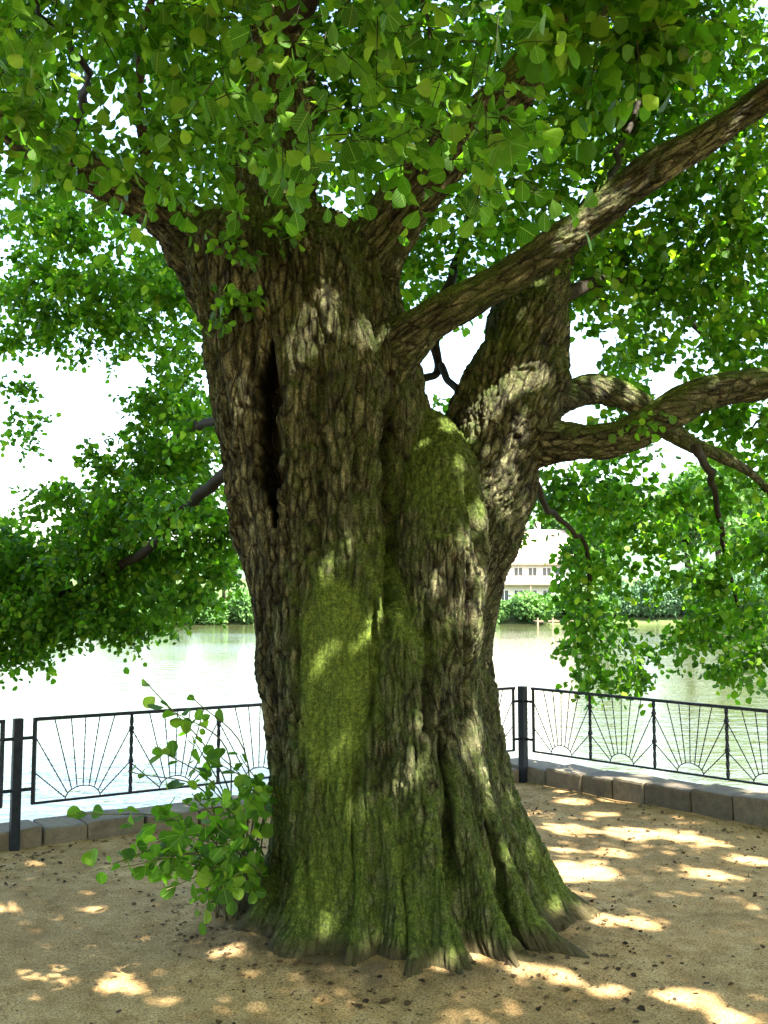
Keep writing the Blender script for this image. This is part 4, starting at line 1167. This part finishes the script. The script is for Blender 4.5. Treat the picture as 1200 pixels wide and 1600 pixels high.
# ------------------------------------------------------------------ far bank: house, jetty, bushes and trees
M_WALL = mat_simple('pale_render', (0.62, 0.58, 0.5), (0.72, 0.68, 0.6), 2, 0.9, 0.1, 0.01)
M_ROOF = mat_simple('faded_tiles', (0.42, 0.32, 0.27), (0.56, 0.45, 0.39), 6, 0.85, 0.5, 0.03)
M_GLASS = mat_simple('window_glass', (0.05, 0.06, 0.07), (0.09, 0.1, 0.11), 2, 0.08, 0, 0)
M_WHITE = mat_simple('white_paint', (0.72, 0.72, 0.7), (0.8, 0.8, 0.78), 4, 0.6, 0, 0)
M_WOOD = mat_simple('grey_brown_wood', (0.1, 0.075, 0.05), (0.2, 0.16, 0.11), 6, 0.85, 0.3, 0.01)
def mesh_boxes(name, boxes, mat, parent, bevel=0):
    bm = bmesh.new()
    for c, s in boxes: add_box(bm, c, s, 0, 0, bevel)
    return link(name, bm_mesh(name, bm), mat, parent)
def house():
    c = at(806, 960, 118)
    x, y, g = c[0], 118.0, 0.6
    root = empty('house', (x, y, g), 'pale rendered lakeside house with faded tiled roof and white balcony across the water', 'house')
    mesh_boxes('wall', [((x + 2.2, y + 4, g + 2.7), (8.6, 8, 5.4)), ((x - 3.1, y + 3.2, g + 3.6), (2.0, 7.6, 7.2))], M_WALL, root)
    bm = bmesh.new()
    def prism(x0, x1, y0, y1, z0, zr, t=0.18):
        ym = (y0 + y1) / 2
        for dz in (0,):
            pts = [(y0, z0), (ym, zr), (y1, z0), (y1, z0 - t), (ym, zr - t), (y0, z0 - t)]
            A = [bm.verts.new((x0, a, b)) for a, b in pts]; B = [bm.verts.new((x1, a, b)) for a, b in pts]
            k = len(pts)
            for i in range(k): bm.faces.new((A[i], A[(i + 1) % k], B[(i + 1) % k], B[i]))
            for S in (A, B[::-1]):
                bm.faces.new((S[0], S[1], S[4], S[5])); bm.faces.new((S[1], S[2], S[3], S[4]))
    prism(x - 2.6, x + 7.2, y - 0.9, y + 8.9, g + 5.3, g + 9.6)
    prism(x - 4.6, x - 1.6, y - 1.1, y + 7.6, g + 7.2, g + 9.4)
    rf_ = link('roof', bm_mesh('roof', bm), M_ROOF, root)
    mesh_boxes('gutter', [((x + 2.3, y - 0.98, g + 5.2), (9.8, 0.14, 0.24))], M_WOOD, rf_)
    gm = bmesh.new()
    for xx, (y0, y1, z0, zr) in ((x - 2.05, (y + .03, y + 7.97, g + 5.3, g + 9.2)), (x + 6.45, (y + .03, y + 7.97, g + 5.3, g + 9.2))):
        v = [gm.verts.new(p_) for p_ in ((xx, y0, z0), (xx, y1, z0), (xx, (y0 + y1) / 2, zr))]
        gm.faces.new(v)
    link('gable', bm_mesh('gable', gm), M_WALL, root)
    mesh_boxes('chimney', [((x + 3.4, y + 4.6, g + 9.6), (0.7, 0.7, 1.8)), ((x + 3.4, y + 4.6, g + 10.55), (0.85, 0.85, 0.12))], M_ROOF, rf_)
    for wx in (-1.35, 0.35, 2.05, 3.75, 5.3):
        for z in (g + 1.4, g + 4.1):
            w = mesh_boxes('window', [((x + wx, y - 0.02, z), (1.1, 0.1, 1.5))], M_WHITE, root)
            mesh_boxes('pane', [((x + wx - 0.26, y - 0.075, z), (0.42, 0.02, 1.3)), ((x + wx + 0.26, y - 0.075, z), (0.42, 0.02, 1.3))], M_GLASS, w)
    bal = mesh_boxes('balcony', [((x + 1.6, y - 0.8, g + 2.75), (7.2, 1.5, 0.16))], M_WOOD, root)
    mesh_boxes('parapet', [((x + 1.6, y - 1.53, g + 3.3), (7.2, 0.06, 0.85)), ((x - 1.97, y - 0.8, g + 3.3), (0.06, 1.4, 0.85)), ((x + 5.17, y - 0.8, g + 3.3), (0.06, 1.4, 0.85))], M_WHITE, bal)
    mesh_boxes('handrail', [((x + 1.6, y - 1.53, g + 3.76), (7.3, 0.1, 0.07))], M_WOOD, bal)
    for px_ in (-1.9, 1.6, 5.1): mesh_boxes('post', [((x + px_, y - 1.4, g + 1.33), (0.16, 0.16, 2.67))], M_WOOD, bal)
house()
def jetty():
    a, b = at(836, 975, 106.5), at(912, 975, 106.5)
    root = empty('jetty', ((a[0] + b[0]) / 2, 106.5, WATER_Z), 'low wooden jetty on posts in the water by the far bank', 'jetty')
    L = b[0] - a[0]
    mesh_boxes('deck', [((a[0] + L * (k + .5) / 20, 107, WATER_Z + 0.42), (L / 20 - .02, 2.4, 0.08)) for k in range(20)], M_WOOD, root)
    mesh_boxes('beam', [((a[0] + L / 2, 105.95, WATER_Z + 0.31), (L, 0.1, 0.14)), ((a[0] + L / 2, 108.05, WATER_Z + 0.31), (L, 0.1, 0.14))], M_WOOD, root)
    for k in range(4):
        mesh_boxes('post', [((a[0] + 0.2 + (L - 0.4) * k / 3, 105.8, WATER_Z + 0.1), (0.16, 0.16, 1.4))], M_WOOD, root)
jetty()
def bush_mesh(nm, rad, n_cl, size, seed):
    f = Foliage(False)
    lob = [np.zeros(3)] + [np.array([rng.uniform(-.6, .6), rng.uniform(-.5, .5), rng.uniform(-.35, .5)]) * rad for _ in range(5)]
    for l in lob:
        r = np.array(rad) * rng.uniform(0.4, 0.62)
        d = norm(rng.normal(size=(n_cl, 3)))
        cc = l + d * (rng.random(n_cl) ** 0.35)[:, None] * r
        f.twigs(cc, norm(d + 0.4 * rng.normal(size=d.shape)), np.full(n_cl, size * 1.8), 6, size, 0.2, 0.5, 0.0)
    return f
def make_plant(root, nm, rad, zc, n_cl, size, mat, trunk_h=0.0, trunk_r=0.1):
    f = bush_mesh(nm, np.array(rad), n_cl, size, 0)
    o = f.build('crown', T_FAR, mat)
    o.parent = root
    o.location = (0, 0, zc)
    bm = bmesh.new()
    add_path(bm, [(0, 0, -0.4), (0.04 * zc, 0, zc * 0.45), (-0.03 * zc, 0.02, zc)], [trunk_r * 1.3, trunk_r, trunk_r * 0.6], 8)
    for k in range(6):
        an = k * 1.05 + 0.3
        add_path(bm, [(0.03 * zc, 0, zc * (0.45 + .05 * k)), (math.cos(an) * rad[0] * .35, math.sin(an) * rad[1] * .35, zc + .1 * rad[2]), (math.cos(an) * rad[0] * .65, math.sin(an) * rad[1] * .65, zc + (.1 + .08 * k) * rad[2])], [trunk_r * .5, trunk_r * .35, trunk_r * .15], 6)
    t = link('trunk', bm_mesh('trunk', bm, True), M_TWIG)
    t.parent = root
    return root
def copy_tree(root, loc, scale, rz, label):
    c = root.copy(); COL.objects.link(c)
    c.location = loc; c.scale = scale; c.rotation_euler = (0, 0, rz); c['label'] = label
    for ch in root.children:
        d = ch.copy(); COL.objects.link(d); d.parent = c
    return c
def spot(u, Y):
    x_ = at(u, 935, Y)[0]
    if Y < 115: Y += float(2.0 * np.sin(x_ * 0.05) + 0.8 * np.sin(x_ * 0.21)) - 2.2
    p = at(u, 935, Y)
    return (p[0], Y, float(bank_z(np.array([p[0]]), np.array([Y]))[0]))
BUSH_L, TREE_L, PALE_L = 'rounded green waterside bush on the far bank of the lake', 'tall broad tree standing on the far bank of the lake', 'blue-green bushy willow at the water on the far bank'
b0 = make_plant(empty('waterside_bush', spot(778, 112), 'small dark green bush at the foot of the house wall across the lake', 'bush', 'bushes along the far bank'), 'b', (1.6, 1.4, 1.3), 1.1, 150, 0.26, M_LEAF_FAR, 0, .06)
for u, Y, s, h in [(822, 112.5, 1.6, 1.3), (858, 113, 1.1, 1.1), (900, 113.5, 1.5, 1.2), (935, 113, 1.2, 1.1), (345, 112, 1.4, 1.0), (300, 112.5, 1.6, 1.25), (260, 112, 1.3, 1.2), (215, 112, 1.5, 1.3), (160, 112.5, 1.7, 1.2), (95, 112, 1.5, 1.3), (30, 112, 1.8, 1.4), (380, 112, 1.3, 1.5), (440, 112.5, 1.7, 1.4), (520, 112, 1.6, 1.3), (600, 112, 1.7, 1.5), (690, 112, 1.5, 1.3), (-40, 112, 1.7, 1.2), (735, 112.5, 1.3, 1.4)]:
    copy_tree(b0, spot(u, Y), (s, s, h), rng.uniform(0, 6), 'large bright green bush below the balcony of the house across the lake' if u == 822 else BUSH_L)
w0 = make_plant(empty('willow_bush', spot(1010, 113), PALE_L, 'bush', 'willows along the far bank'), 'w', (3.2, 2.6, 2.6), 2.4, 260, 0.32, M_LEAF_BLUE, 0, .12)
for u, Y, s, h in [(965, 114, .9, .9), (1045, 113, 1.0, 1.05), (1085, 113.5, 1.1, 1.2), (1130, 114, 1.2, 1.3), (1185, 113, 1.1, 1.2), (1240, 114, 1.3, 1.3)]:
    copy_tree(w0, spot(u, Y), (s, s, h), rng.uniform(0, 6), PALE_L)
t0 = make_plant(empty('bank_tree', spot(870, 128), TREE_L, 'tree', 'trees along the far bank'), 't', (4.2, 4.0, 4.6), 9.0, 420, 0.42, M_LEAF_FAR, 0, .3)
for u, Y, s, h in [(905, 124, 1.0, 1.0), (948, 122, 1.1, 1.2), (1075, 120, 1.3, 1.3), (1120, 120, 1.2, 1.4), (1165, 127, 1.2, 1.1), (1210, 125, 1.3, 1.3), (1270, 126, 1.3, 1.2), (350, 150, .8, .6), (270, 150, .9, .65), (450, 140, 1.0, .8), (560, 140, 1.1, .9), (660, 140, 1.0, .9), (730, 132, 1.0, 1.0), (180, 150, .9, .6), (80, 150, 1.0, .6)]:
    copy_tree(t0, spot(u, Y), (s, s, h), rng.uniform(0, 6), TREE_L)
